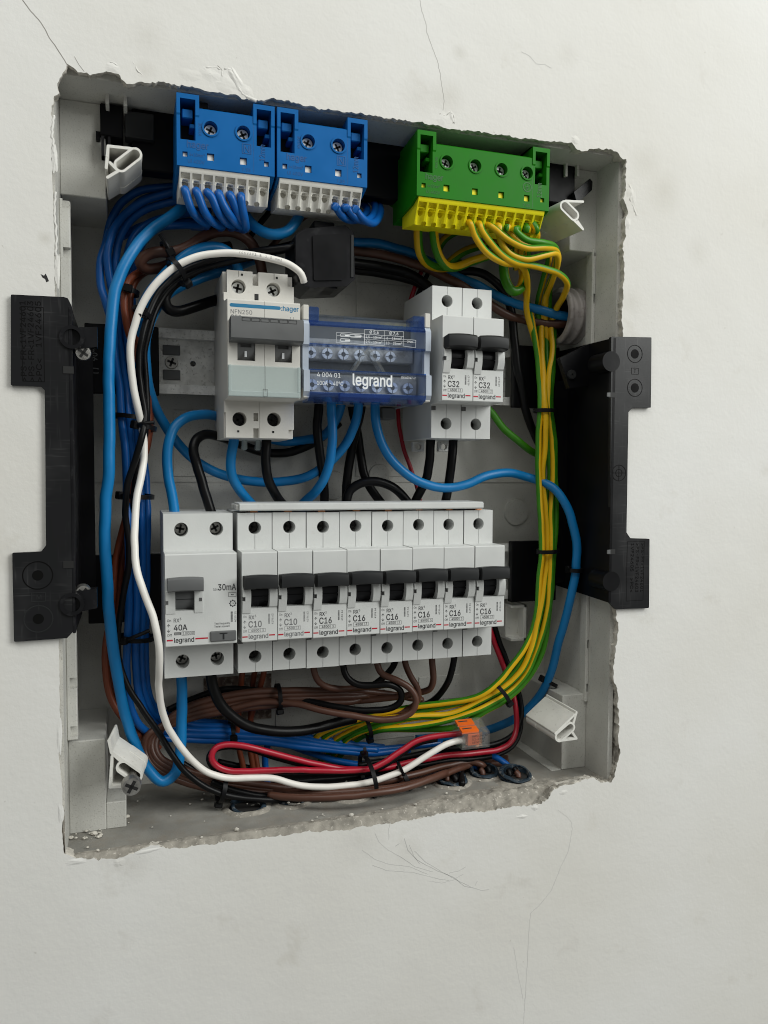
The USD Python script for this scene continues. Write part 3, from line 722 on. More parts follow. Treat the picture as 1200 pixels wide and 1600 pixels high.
# ---------------------------------------------------------------- terminal blocks
def terminal_block(label, pl, pr, nscrew, nbay, body, strip, sub, nmark, pin):
    a, b = at(*pl, 0), at(*pr, 0)
    w = b[0] - a[0]
    ztop = (a[2] + b[2]) / 2
    t = thing('terminal_block', label, 'terminal block', (a[0], 0, ztop), 'push-in terminal blocks on the black carrier')
    tw = 10.2
    main = ext_x([(0, -6), (0, -32.6), (9, -35), (38, -36.5), (38, -4), (3, -4.5), (1.5, -5)], 0, w)
    tows = [ext_x([(-0.4, 0), (-0.4, -9), (0.6, -11), (0.6, -14), (26, -14), (26, -1.2)], 0, tw), ext_x([(-0.4, 0), (-0.4, -9), (0.6, -11), (0.6, -14), (26, -14), (26, -1.2)], w - tw, w)]
    m = man(main) + man(tows[0]) + man(tows[1])
    for x in (0, w - tw):
        m = m - man(B(x + 1.6, x + tw - 1.7, -2, 17, -20.6 if x == 0 else -19.2, -2.2))
    sx = [w * f for f in ((0.339, 0.674) if nscrew == 2 else (0.216, 0.427, 0.627, 0.825))]
    for x in sx:
        m = m - man(cyl((x, -2, -14), (x, 6, -14), 3.15, 32))
    marks = [(3.7, 1.15)] + [(x - 0.1, 1.65) for x in sx] + [(w - 4.0, 1.15)]
    for x, h in marks:
        m = m - man(B(x - h, x + h, -1, 2.4, -27.2 - h, -27.2 + h))
    obj('body', unman(m), M[body], t)
    for x in (0, w - tw):     # latches in the towers
        obj('latch', cat_(B(x + 2.6, x + tw - 2.6, 3, 12, -9.6, -5.4, 0.4), B(x + tw - 4, x + tw - 1.7, 4, 12, -13.5, -11.5, 0.3)), M[body], t)
        obj('latch_bay', B(x + 1.7, x + tw - 1.8, 12.5, 16.8, -19, -2.4), M['slot'], t)
    for i, x in enumerate(sx):
        rr = Point(x, -14).buffer(3.95, 24).difference(Point(x, -14).buffer(3.15, 24))
        obj('screw_collar', ext_y(rr, -0.5, 0.02), M[body], t)
        h, s = cross_screw((x, 5.6, -14), 2.9, 2.6, (0, -1, 0), 0.4 + i * 0.7)
        obj('screw_head', h, M['bright'], t, smooth=30); obj('cross_slot', s, M['slot'], t)
    for x, h in marks:
        obj('test_window', B(x - h + 0.05, x + h - 0.05, 1.2, 2.3, -27.2 - h + 0.05, -27.2 + h - 0.05, 0.3), M[strip], t)
    tx = [T('hager', 3.0, 4.6, -23.9, 0, depth=0.12, bold=True, fit=9.8), T('4×10mm²', 1.5, 5.6, -27.8, 0, depth=0.08, fit=7), T('Ui 400V', 1.6, 5.0, -30.9, 0, depth=0.08, fit=7.6),
          T('7.55', 1.5, w - 15.6, -31.8, 0, depth=0.08, fit=4), T('12mm', 2.7, w - 4.6, -26, 0, depth=0.12, turn=90, fit=7.6), T('KN10E', 1.3, 11.2, -18, 0, depth=0.08, turn=90)]
    if nmark == 'N':
        tx += [frame_(w - 15.5, w - 11.2, -23.6, -18.9, 0, 0.3, 0.12), T('N', 3.2, w - 13.35, -22.9, 0, depth=0.12, mid=True)]
    else:
        rr = Point(w - 13.2, -21.4).buffer(2.5).difference(Point(w - 13.2, -21.4).buffer(2.15))
        tx += [ext_y(rr, -0.12, 0), flat(w - 13.3, w - 13.1, -21.2, -19.6, 0, 0.12), flat(w - 14.6, w - 11.8, -21.4, -21.2, 0, 0.12), flat(w - 14.1, w - 12.3, -22.1, -21.9, 0, 0.12), flat(w - 13.7, w - 12.7, -22.8, -22.6, 0, 0.12)]
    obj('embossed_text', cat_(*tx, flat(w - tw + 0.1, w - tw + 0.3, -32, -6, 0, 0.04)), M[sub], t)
    # wire entry strip: a row of bays, each with dividers, a bar and a scooped lip
    x0, x1 = 1.3, w - 2.2
    p = (x1 - x0) / nbay
    st = ext_x([(0.6, -32.4), (1.0, -34.0), (6.8, -43.4), (8.2, -44.6), (26, -42), (26, -34.5), (9, -32.5)], x0, x1)
    m = man(st)
    e = np.array([0.0, 5.8, -9.4]); e /= np.linalg.norm(e)            # down the sloping front
    o_ = np.array([0.0, -e[2] * -1, 0.0]); o_ = np.array([0.0, e[2], -e[1]]); o_ /= np.linalg.norm(o_)   # out of it, towards the viewer
    for i in range(nbay):
        xa, xb = x0 + i * p + 0.5, x0 + (i + 1) * p - 0.5
        xm = (xa + xb) / 2
        q0 = np.array([xm, 1.0, -34.0])
        def pt(down, out):
            r_ = q0 + e * down + o_ * out
            return (r_[1], r_[2])
        m = m - man(ext_x([pt(1.1, 2), pt(4.1, 2), pt(4.1, -2.6), pt(1.1, -2.6)], xa, xb))
        m = m - man(ext_x([pt(4.1, 2), pt(5.4, 2), pt(5.4, -0.9), pt(4.1, -0.9)], xa, xb))
        c0, c1_ = q0 + e * 5.4 + o_ * 0.25, q0 + e * 14 + o_ * 0.9
        m = m - man(cyl(c0, c1_, (xb - xa) / 2, 20))
        m = m - man(cyl(q0 + e * 5.3 - o_ * 0.2, q0 + e * 8.2 - o_ * 4.0, (xb - xa) * 0.36, 18))
        if i < nbay - 1:
            f0 = q0 + e * 12.1 + np.array([p / 2, 0, 0])
            m = m - man(cyl(f0 + o_ * 4, f0 - o_ * 3, p * 0.26, 14))
    obj('wire_entry_strip', unman(m), M[strip], t, smooth=25)
    if pin is not None:
        obj('carrier_pin', B(pin - 2.2, pin + 2.2, 8, 34, -8, 1.0, 0.3), M['matblack'], t)
    return t, a[0], ztop, p, x0


t1, TX1, TZ1, TP1, TO1 = terminal_block('left blue two-screw neutral terminal block with eight white wire bays', (275.5, 146), (429, 166), 2, 8, 'tblue', 'twhite', 'tblueshade', 'N', 12.8)
t2, TX2, TZ2, TP2, TO2 = terminal_block('right blue two-screw neutral terminal block beside the black transformer', (433, 169), (574, 187), 2, 8, 'tblue', 'twhite', 'tblueshade', 'N', None)
t3, TX3, TZ3, TP3, TO3 = terminal_block('green four-screw earth terminal block with yellow wire bays', (652, 204), (859, 232), 4, 13, 'tgreen', 'tyellow', 'tgreenshade', 'E', None)
a = at(832, 235, 10); a2 = at(832, 226, 10)
obj('carrier_pin', B(a[0] - 2 - TX3, a[0] + 2 - TX3, 8, 34, a[2] - 6 - TZ3, at(832, 226, 8)[2] - TZ3, 0.3), M['matblack'], t3)


# ---------------------------------------------------------------- breakers
def text_block(t, rating, x, zoff, num, ink='ink'):
    """Printing on the front of one breaker pole."""
    tx = [T('RX', 1.85, x + 3.5, -10.6, 0, fit=2.7, bold=True), T('3', 1.1, x + 6.4, -9.6, 0, fit=0.7), T(rating, 3.0, x + 3.3, -14.6, 0, fit=6.5, bold=True), frame_(x + 3.4, x + 11.6, -17.2, -15.3, 0, 0.13), flat(x + 9.2, x + 9.35, -17.1, -15.4, 0),
          T('4500', 1.2, x + 4.6, -16.8, 0, fit=4.0, bold=True), T('3', 1.2, x + 10.0, -16.8, 0, fit=0.8), T('On', 1.15, x + 0.8, -9.8, 0, fit=1.5), T('Off', 1.15, x + 0.7, -17.0, 0, fit=1.9)]
    for z, s in ((-11.6, 1), (-14.6, -1)):
        tx += [ext_y(LineString([(x + 0.9, z - 0.4 * s), (x + 1.5, z + 0.4 * s), (x + 2.1, z - 0.4 * s)]).buffer(0.11), -0.05, 0.0), ext_y(LineString([(x + 1.5, z + 0.4 * s), (x + 1.5, z - 0.9 * s)]).buffer(0.1), -0.045, 0.0)]
    tx += [flat(x + 13.0, x + 13.8, -8.6 - 0.42 * i, -8.6 - 0.42 * i + 0.26, 0) for i in range(12)]
    tx.append(T(num, 0.95, x + 15.6, -13.6, 0, turn=90))
    obj('printed_rating', cat_(*tx), M[ink], t)
    obj('printed_logo', T('legrand', 2.25, x + 3.4, -20.2, 0, bold=True, fit=9.6), M[ink], t)
    obj('red_dash', flat(x + 0.3, x + 2.9, -19.5, -18.85, 0), M['inkred'], t)
    obj('red_dash', flat(x + 13.4, x + 16.3, -19.2, -18.55, 0), M['inkred'], t)


PROF = [(15.25, 40.7), (60, 40.7), (62, 30), (62, -30), (60, -40.7), (15.25, -40.7), (15.25, -22.4), (0.35, -21.9), (0, -21.5), (0, 21.8), (0.4, 22.3), (15.25, 22.3)]


def pole_body(w, holes, window, seams, hr=3.2):
    m = man(ext_x(PROF, 0.22, w - 0.22))
    for x, z in holes:
        m = m - man(cyl((x, 10, z), (x, 30, z), hr, 32))
    for x in seams:
        m = m - man(B(x - 0.13, x + 0.13, 15, 15.7, 22, 41)) - man(B(x - 0.13, x + 0.13, 15, 15.7, -41, -22.2))
    for x0, x1, z0, z1 in window:
        m = m - man(B(x0, x1, -1, 13, z0, z1))
    return unman(m)


def hole_screws(t, holes, hr, mats=('slot', 'screw'), d=24.5):
    for i, (x, z) in enumerate(holes):
        h, s = cross_screw((x, 29.9, z), hr - 0.25, 29.9 - d, (0, -1, 0), 0.2 + 0.9 * i)
        obj('terminal_screw', h, M['screw' if mats[1] == 'screw' else mats[1]], t, smooth=30); obj('cross_slot', s, M['slot'], t)


def lever(t, x0, x1, z0, z1, mat, wx0, wx1, out=8.6):
    prof = [(1.0, z1 - 0.8), (-out + 1.2, z1), (-out + 0.2, z1 - 0.9), (-out - 0.2, (z0 + z1) / 2), (-out + 0.3, z0 + 0.6), (-out + 1.2, z0), (0.6, z0 - 0.5)]
    n = 9
    xs_ = np.linspace(x0, x1, n)
    secs = []
    for i, x in enumerate(xs_):
        s = 1 - ((2 * i / (n - 1) - 1) ** 2) * 0.07
        secs.append([(x, y * s, zc_ + 0.0 if False else zc_) for y, zc_ in prof])
    V_ = np.array(secs).reshape(-1, 3); k = len(prof); F_ = []
    V_[:, 2] += np.repeat(-((np.linspace(-1, 1, n)) ** 2) * 0.45, k)
    for i in range(n - 1):
        for j in range(k):
            a, b = i * k + j, i * k + (j + 1) % k
            F_ += [[a, b, b + k], [a, b + k, a + k]]
    for j in range(1, k - 1):
        F_ += [[0, j + 1, j], [(n - 1) * k, (n - 1) * k + j, (n - 1) * k + j + 1]]
    tm = trimesh.Trimesh(V_, F_, process=True); tm.fix_normals()
    o = obj('toggle', tm, M[mat], t, smooth=32)
    return o


def mcb(label, rating, num, loc, group, ink='ink'):
    t = thing('circuit_breaker', label, 'circuit breaker', loc, group)
    w = 17.7
    holes = [(8.85, 33.1), (8.85, -32.8)]
    obj('body', pole_body(w, holes, [(4.45, 13.35, -5.2, 9.0)], [8.85]), M['mcb'], t, smooth=20)
    hole_screws(t, holes, 3.2, ('slot', 'shadescrew'), 25.0)
    # rocking drum of the toggle with its groove
    d = cyl((4.5, 9.5, 2.0), (13.3, 9.5, 2.0), 8.6, 40)
    obj('toggle_drum', cut(d, B(4, 14, -2, 2.0, 0.2, 0.7)), M['drum'], t, smooth=30)
    lever(t, 0.7, 16.6, 5.3, 12.0, 'toggle', 4.7, 13.0)
    # curved cheeks either side of the toggle
    ch = [(0.3, 5.8), (-1.6, 4.6), (-2.3, 2.0), (-2.2, -1.0), (-1.3, -4.6), (-0.5, -7.4), (0.3, -7.4)]
    obj('cheek', cut(ext_x(ch, 0.35, 4.35), B(0.2, 1.6, -4, 0.2, -1.3, 0.8)), M['mcb'], t, smooth=25)
    obj('cheek', ext_x([(0.3, 5.8), (-1.6, 4.6), (-2.3, 2.0), (-2.2, -1.0), (-1.0, -4.4), (0.3, -5.4)], 13.45, 17.3), M['mcb'], t, smooth=25)
    obj('notch', cat_(B(0.3, 1.55, -1.0, 0.02, -1.2, 0.7), B(0.15, 2.6, 14.9, 15.28, -22.3 - 3.4, -22.3 - 1.2)), M['seam'], t)
    text_block(t, rating, 0.0, 0, num, ink)
    return t


G16 = 'C16 breakers in the lower row'
P = 17.7
c10 = mcb('first C10 miniature circuit breaker, next to the two-pole residual current breaker', 'C10', '4196 62', (0, 0, 0), 'C10 breakers in the lower row', 'inkgrey')
dup(c10, 'second C10 miniature circuit breaker, touching the first C16 breaker', (P, 0.25, 0.12), 'C10 breakers in the lower row')
c16 = mcb('C16 breaker touching the second C10 breaker', 'C16', '4196 64', (2 * P, -0.1, -0.08), G16)
for i, s in enumerate(('second C16 breaker from the C10 breakers, black wire under it', 'third C16 breaker in the lower row, brown looped wire under it', 'fourth C16 breaker in the lower row, counted from the C10 pair',
                       'C16 breaker next to the end one, straight brown wire under it', 'C16 breaker at the free right end of the lower row')):
    dup(c16, s, ((3 + i) * P, (0.2, -0.15, 0.1, 0.3, -0.1)[i], (0.1, -0.1, 0.15, 0.0, 0.12)[i]), G16)
c32 = mcb('C32 breaker beside the transparent blue distribution block, upper row', 'C32', '4196 67', (UX, 0, UZ), 'C32 breakers in the upper row')
dup(c32, 'C32 breaker at the right end of the upper row', (UX + P, 0, UZ), 'C32 breakers in the upper row')
# metal clips that peep out under the C32 pair
for i, px in enumerate((652, 692)):
    a, b = at(px - 9, 690, 52), at(px + 9, 706, 52)
    m = cut(B(a[0], b[0], 50, 53, b[2], a[2], 0.3), cyl(((a[0] + b[0]) / 2, 45, (a[2] + b[2]) / 2), ((a[0] + b[0]) / 2, 60, (a[2] + b[2]) / 2), 1.9, 20))
    obj('rail_clip', m, M['steel'], label=('left' if i == 0 else 'right') + ' small holed steel rail clip under the C32 breakers', cat='clip')

# two-pole residual current breaker
r = thing('residual_current_breaker', 'wide two-pole 40A 30mA residual current breaker with grey toggle and test button', 'circuit breaker', (-36.0, 0, 0))
UsdGeom.Xformable(r).AddScaleOp().Set(Gf.Vec3f(0.956, 1, 1))
RW = 35.5
holes = [(9.1, 32.8), (26.9, 33.0), (9.3, -32.8), (27.0, -32.5)]
obj('body', pole_body(RW, holes, [(5.0, 14.2, -4.8, 9.2)], [], 3.5), M['mcb'], r, smooth=20)
hole_screws(r, holes, 3.5, ('slot', 'screw'), 23.5)
d = cyl((5.05, 9.5, 2.0), (14.15, 9.5, 2.0), 8.6, 40)
obj('toggle_drum', cut(d, B(4, 15, -2, 2.0, 0.3, 0.7)), M['togglegrey'], r, smooth=30)
lever(r, 1.2, 18.2, 5.6, 12.2, 'togglegrey', 5, 14)
obj('cheek', ext_x([(0.3, 5.5), (-0.7, 4.6), (-0.8, -3), (-0.3, -6), (0.3, -6)], 0.5, 4.9), M['mcb'], r, smooth=25)
obj('cheek', ext_x([(0.3, 5.5), (-0.7, 4.6), (-0.8, -3), (-0.3, -6), (0.3, -6)], 14.3, 18.3), M['mcb'], r, smooth=25)
obj('notch', cat_(B(0.3, 1.6, -0.95, 0.02, -1.4, 0.3), B(16.6, 17.9, -0.95, 0.02, -0.4, 1.2)), M['seam'], r)
tx = [T('30mA', 2.9, 25.9, 4.3, 0, fit=9.0, bold=True), T('IΔn', 1.1, 23.6, 4.3, 0, fit=2.0), frame_(31, 35, 0.9, 3.1, 0, 0.18), T('~', 1.9, 32.1, 1.2, 0, bold=True), T('RX', 1.85, 4.2, -10.2, 0, fit=2.7), T('3', 1.1, 7.1, -9.2, 0, fit=0.7), T('40A', 2.7, 4.2, -14.1, 0, fit=6.5, bold=True),
      frame_(8.0, 14.3, -16.6, -14.8, 0, 0.15), T('10000', 1.1, 8.5, -16.2, 0, fit=5.4), frame_(4.4, 7.6, -16.3, -15.0, 0, 0.3), flat(4.6, 7.4, -15.8, -15.5, 0), T('On', 1.15, 0.9, -9.8, 0), T('Off', 1.15, 0.9, -16.8, 0),
      T('Test frequently', 0.95, 24.0, -12.3, 0, fit=7.8), T('Tester souvent', 0.95, 24.0, -13.7, 0, fit=7.6), T('4020 25', 0.95, 35.0, -11.6, 0, turn=90)]
for z, s in ((-11.4, 1), (-14.4, -1)):
    tx += [ext_y(LineString([(1.0, z - 0.4 * s), (1.7, z + 0.4 * s), (2.4, z - 0.4 * s)]).buffer(0.12), -0.05, 0.0), ext_y(LineString([(1.7, z + 0.4 * s), (1.7, z - 0.9 * s)]).buffer(0.11), -0.045, 0.0)]
tx += [flat(32.2, 33.2, -6.6 - 0.42 * i, -6.6 - 0.42 * i + 0.28, 0) for i in range(12)]
gear = Point(33.2, -2.3).buffer(1.45)
for i in range(8):
    an = i * math.pi / 4
    gear = gear.union(Point(33.2 + 1.5 * math.cos(an), -2.3 + 1.5 * math.sin(an)).buffer(0.32))
tx.append(ext_y(gear.difference(Point(33.2, -2.3).buffer(1.1)), -0.05, 0)); tx.append(T('25', 0.8, 33.2, -2.7, 0, mid=True))
obj('printed_rating', cat_(*tx), M['ink'], r)
obj('printed_logo', T('legrand', 2.25, 4.3, -19.9, 0, bold=True, fit=9.7), M['ink'], r)
obj('red_dash', flat(0.8, 3.7, -19.1, -18.4, 0), M['inkred'], r); obj('red_dash', flat(14.6, 20.8, -18.9, -18.2, 0), M['inkred'], r)
tb = obj('test_button', B(21.9, 34.8, -1.0, 0.4, -20.4, -15.4, 0.4), M['togglegrey'], r)
obj('button_mark', T('T', 3.0, 28.4, -19.4, -1.0, bold=True, mid=True, wide=1.6), M['toggle'], tb)

# two-pole main breaker
NX = at(355, 472, 0)[0]
n = thing('main_breaker', 'two-pole main breaker with grey bar toggle and blue stripe, left in the upper row', 'circuit breaker', (NX, 0, UZ))
NW = 35.3
NP = [(15.25, 40.0), (60, 40.0), (62, 30), (62, -30), (60, -42.5), (15.25, -42.5), (15.25, -24.2), (0.4, -23.8), (0, -23.4), (0, 22.2), (0.5, 22.8), (13.5, 24.4), (15.25, 25.5)]
holes = [(7.4, 32.2), (24.8, 32.0), (7.6, -33.2), (24.9, -33.0)]
m = man(ext_x(NP, 0.1, NW - 0.1))
for x, z in holes:
    m = m - man(cyl((x, 10, z), (x, 30, z), 3.5, 32))
m = m - man(B(17.58, 17.8, -1, 0.5, -24, 23)) - man(B(17.55, 17.75, 14.8, 15.6, -43, -24)) - man(B(14.4, 17.2, 12, 20, 33.2, 44)) - man(B(32.0, NW + 1, 12, 20, 34, 44)) - man(B(-1, 1.7, 12, 20, 29, 44))
m = m - man(B(14.4, 17.2, 12, 18, -44, -37.6)) - man(B(32.4, NW + 1, 12, 18, -44, -38)) - man(B(-1, 0.8, 12, 18, -44, -30)) - man(B(14.6, 16.9, 12, 18, -34, -30))
m = m - man(B(4.7, 13.2, -1, 9, -6.2, 8)) - man(B(22.8, 31.2, -1, 9, -6.2, 8))
m = m - man(B(15.3, 17.3, 10, 18, 26.2, 29.2))
obj('body', unman(m), M['mcb2'], n, smooth=20)
hole_screws(n, holes[:2], 3.5, ('slot', 'bright'), 19.5)
hole_screws(n, holes[2:], 3.5, ('slot', 'drum'), 22.5)
obj('notch', cat_(B(15.4, 17.2, 15.0, 17, 26.3, 29.1), B(8.6, 9.6, 15.1, 15.3, 37.6, 38.6), B(26, 27, 15.1, 15.3, 37.4, 38.4), B(6.4, 7.4, 15.1, 15.3, -39.8, -38.8), B(24, 25, 15.1, 15.3, -39.8, -38.8), flat(7.4, 7.6, 37, 39.9, 15.25), flat(25, 25.2, 37, 39.9, 15.25)), M['slot'], n)
for x in (4.8, 22.9):
    obj('toggle_drum', cut(cyl((x, 8.2, 1.0), (x + 8.2, 8.2, 1.0), 8.0, 36), B(x + 1.4, x + 6.6, -2, 2.2, 0.2, 2.0)), M['drumgrey'], n, smooth=30)
    obj('position_mark', B(x + 3.4, x + 4.5, 0.3, 0.95, -4.4, -1.6), M['inkwhite'], n)
tg = obj('toggle_bar', ext_x([(0.4, 12.6), (-7.4, 13.4), (-8.6, 12.6), (-9.0, 8.0), (-8.6, 3.2), (-7.6, 2.4), (0.4, 2.0)], 0.7, 35.2), M['togglegrey'], n, smooth=30)
obj('grip_mark', cat_(*[frame_(5.8 + 4.4 * i, 9.8 + 4.4 * i, 11.0, 12.7, -8.75, 0.12, 0.1) for i in range(6)]), M['toggle'], tg)
st = LineString([(2.0, 19.8), (24.8, 19.8)]).buffer(0.85)
obj('blue_stripe', ext_y(st, -0.05, 0.0), M['inkblue'], n)
obj('printed_logo', T(':hager', 2.3, 25.9, 18.7, 0, bold=True, fit=8.6), M['inkblue'], n)
obj('printed_rating', cat_(T('NFN250', 2.0, 1.6, 15.8, 0, fit=10.2), T('C50', 2.1, 1.6, 13.2, 0, fit=5.0), T('1 1', 1.2, 30.0, 14.6, 0), T('3 3', 1.2, 30.0, 13.1, 0)), M['inkgrey'], n)
wn = obj('label_window', B(0.3, 35.0, -1.6, -0.1, -23.2, -8.6, 0.4), M['aqua'], n)
obj('window_frame', cat_(B(0.2, 35.1, -1.9, -0.05, -23.4, -20.9, 0.2), B(0.2, 1.6, -1.85, -0.05, -20.9, -8.5, 0.2), B(33.7, 35.1, -1.85, -0.05, -20.9, -8.5, 0.2)), M['aqua'], wn)
obj('window_seam', cat_(flat(17.6, 17.75, -20.9, -8.6, -1.62), frame_(16.6, 18.8, -23.2, -19.6, -1.95, 0.15)), M['seam'], wn)
for x in (12.2, 19.6):
    a = at(420, 695, 44)
    obj('release_tab', B(x, x + 2.8, 40, 46, -48.0, -42.4, 0.8), M['aqua'], n)

# transparent distribution block
DX = at(472, 560, 3)[0]
DW = at(672, 590, 3)[0] - DX
d = thing('distribution_block', 'transparent blue covered distribution block between main breaker and C32 pair', 'distribution block', (DX + 0.3, 0, UZ))
DW -= 0.6
obj('base', ext_x([(28, 22), (60, 22), (60, -22), (28, -22)], 3.2, DW - 3.2), M['bargrey'], d)
ck = [(12, 22.8), (4, 21.8), (3, 15.5), (1.2, 13.5), (1.2, 3.5), (3, 2.5), (3, -8.5), (0, -9.4), (0, -19.6), (2.0, -22.4), (60, -22.4), (60, 22.8)]
for x0, x1 in ((0.0, 3.0), (DW - 3.0, DW)):
    obj('cheek', ext_x(ck, x0, x1), M['palecheek'], d)
    obj('cheek_cap', B(x0 - 0.02, x1 + 0.02, 2.4, 20, 15.6, 23.0, 0.4), M['mcb2'], d)
    obj('cheek_cap', B(x0 - 0.02, x1 + 0.02, 1.6, 20, -22.8, -17.6, 0.4), M['mcb2'], d)
obj('connector_bar', B(4, DW - 4, 17, 26, -1.5, 9.5, 0.6), M['bargrey'], d)
obj('connector_bar', B(4, DW - 4, 11, 24, -19.5, -9.5, 0.6), M['bargrey'], d)
obj('dark_partition', cat_(B(3.2, DW - 3.2, 24, 27.9, 9.8, 21.5), B(3.2, DW - 3.2, 24, 27.9, -9.2, -1.8)), M['togglegrey'], d)
for i in range(7):
    x = 6.2 + 8.6 * i
    for z, y in ((1.6, 16.9), (-15.3, 10.9)):
        if z > 0 and i == 6:
            continue
        rr = Point(x + (0.8 if z > 0 else 0), z).buffer(2.75, 20).difference(Point(x + (0.8 if z > 0 else 0), z).buffer(1.25, 20))
        h = obj('terminal_screw', ext_y(rr, y - 1.6, y), M['inkwhite'], d, smooth=30)
        xx = x + (0.8 if z > 0 else 0)
        obj('cross_slot', cat_(B(xx - 2.7, xx + 2.7, y - 1.7, y - 1.55, z - 0.16, z + 0.16), B(xx - 0.16, xx + 0.16, y - 1.72, y - 1.55, z - 2.7, z + 2.7)), M['togglegrey'], h)


def sheet(prof, x0, x1, th=0.9):
    return ext_x(LineString(prof).buffer(th / 2, cap_style=2, join_style=2), x0, x1)


obj('cover_front', sheet([(2.0, 13.0), (1.2, 12.4), (1.2, 4.6), (6.5, 3.4), (6.5, -8.2), (0.3, -9.6), (0.3, -19.2)], 3.05, DW - 3.05), M['glassblue'], d)
obj('cover_top', sheet([(20, 20.8), (9.0, 19.6), (5.4, 17.5), (2.3, 14.0)], 3.05, DW - 3.05, 0.7), M['glassblue'], d)
obj('cover_edge', cat_(sheet([(3.2, 15.2), (1.6, 13.2)], 3.05, DW - 3.05, 1.2), sheet([(0.3, -19.8), (1.0, -21.8), (6.0, -23.4), (18, -23.4)], 3.05, DW - 3.05, 1.2), B(3.1, DW - 3.1, 0.0, 6.8, -9.2, -8.6), B(3.1, DW - 3.1, 1.0, 7, 3.6, 4.1)), M['deepblue'], d)
obj('cover_lug', B(3.1, 8.2, 2.2, 14, 14.8, 22.3, 0.6), M['deepblue'], d)
obj('cover_lug', B(DW - 9.5, DW - 3.1, 2.2, 14, 14.8, 21.3, 0.6), M['deepblue'], d)
obj('cover_ridge', cat_(ext_y([(33.5, 4.6), (24.2, -9.0), (26.0, -9.0), (33.5, 1.8), (41.0, -9.0), (42.8, -9.0)], 0.6, 6.6)), M['clearp'], d)
obj('cover_lip', cat_(ext_x(Polygon([(-1.0, -20.2), (-2.2, -22.0), (-1.0, -24.0), (2, -24.2), (2, -20.2)]), 18, 44)), M['deepblue'], d)
obj('printed_logo', T('legrand', 5.6, 24.8, -15.8, -0.2, bold=True, fit=20.9), M['inkwhite'], d)
tx = [T('4 004 01', 2.2, 6.8, -12.4, -0.2, fit=12.5), T('100A - 40°C', 2.0, 6.8, -16.4, -0.2, fit=14.0), T('EN 60947-7', 1.2, 53, -11.6, -0.2, fit=8)]
yy = 0.7
tx += [frame_(17.5, 61.5, 4.8, 8.6, yy, 0.14), frame_(32.6, 54.6, 4.8, 12.4, yy, 0.14), frame_(32.6, 43.6, 4.8, 12.4, yy - 0.02, 0.14), frame_(17.5, 32.6, 4.8, 10.2, yy - 0.03, 0.14), flat(32.7, 61.4, 7.4, 7.5, yy), flat(32.7, 54.5, 9.9, 10.05, yy)]
tx += [T('Ø 5,6', 1.5, 35.4, 10.5, yy, fit=5), T('Ø 7,6', 1.5, 46.4, 10.5, yy, fit=5), T('1,5 - 10mm²', 1.25, 33.4, 8.1, yy, fit=9), T('6 - 16mm²', 1.25, 44.8, 8.1, yy, fit=8.5), T('2,5 - 10mm²', 1.25, 33.4, 5.6, yy, fit=9), T('10 - 25mm²', 1.25, 44.6, 5.6, yy, fit=9), T('2Nm', 1.1, 56.4, 7.0, yy, fit=3.4)]
for x, z, l in ((20, 8.8, 4), (25.2, 8.8, 5), (20, 6.4, 4)):
    tx.append(ext_y(LineString([(x, z), (x + l, z)]).buffer(0.75).difference(LineString([(x, z), (x + l, z)]).buffer(0.5)), yy - 0.05, yy)); tx.append(flat(x + 2, x + l + 0.4, z - 0.22, z + 0.22, yy - 0.01))
for q_ in tx:
    v_q = np.array(q_.vertices); v_q[:, 0] *= DW / 70.4; q_.vertices = v_q
obj('printed_table', cat_(*tx), M['inkwhite'], d)
for px in (478, 488):
    pass
a = at(462, 655, 48); obj('foot_clip', B(-3, 2, 46, 58, -30, -22.5, 0.5), M['togglegrey'], d); obj('foot_clip', B(DW - 12, DW - 4, 46, 58, -29, -22.5, 0.5), M['togglegrey'], d)

# comb busbar above the lower breakers
a, b = at(374, 791, 14), at(754, 788, 14)
bb = thing('comb_busbar', 'long pale grey comb busbar lying along the tops of the lower breakers', 'busbar')
zc = at(560, 791, 14)[2]
obj('insulating_cover', ext_x([(12.5, zc + 1.2), (14, zc + 1.9), (36, zc + 1.9), (36, zc - 1.9), (13.4, zc - 1.9), (12.5, zc - 1.2)], a[0], b[0]), M['mcb'], bb)
obj('end_cap', cat_(B(a[0] - 1.6, a[0], 15, 35, zc - 1.4, zc + 1.2, 0.4)), M['steel'], bb)
for i in range(8):
    x = P * i + 8.85 + (1.5 if i > 2 else 0)
    obj('copper_tooth', B(x - 1.9, x + 1.9, 18.5, 32, 39.0, zc - 1.8), M['copper'], bb)

# current transformer: black box with lead
ct = thing('current_transformer', 'black square clamp-on current transformer hanging above the distribution block', 'current transformer')
sh = pxpoly([(462, 366), (476, 357), (540, 352), (552, 362), (555, 436), (543, 447), (485, 449), (466, 440), (462, 428)], 12)
body_ = ext_y(sh.buffer(-1.2).buffer(1.2), 12, 40)
obj('housing', body_, M['black'], ct, smooth=20)
sh = pxpoly([(488, 368), (536, 366), (541, 372), (541, 430), (534, 438), (490, 439)], 12)
obj('face_panel', ext_y(sh.buffer(-1.0).buffer(1.0), 11.2, 12.02), M['matblack'], ct)
a, b = at(490, 344, 14), at(523, 356, 14)
obj('latch', B(a[0], b[0], 14, 26, b[2] - 1, a[2], 0.6), M['matblack'], ct)
a, b = at(548, 366, 11.5), at(553, 434, 11.5)
obj('edge_strip', B(a[0], b[0], 11.4, 20, b[2], a[2], 0.3), M['toggle'], ct)
a, b = at(494, 446, 14), at(528, 451, 14)
obj('latch', B(a[0], b[0], 14, 30, b[2], a[2], 0.4), M['matblack'], ct)


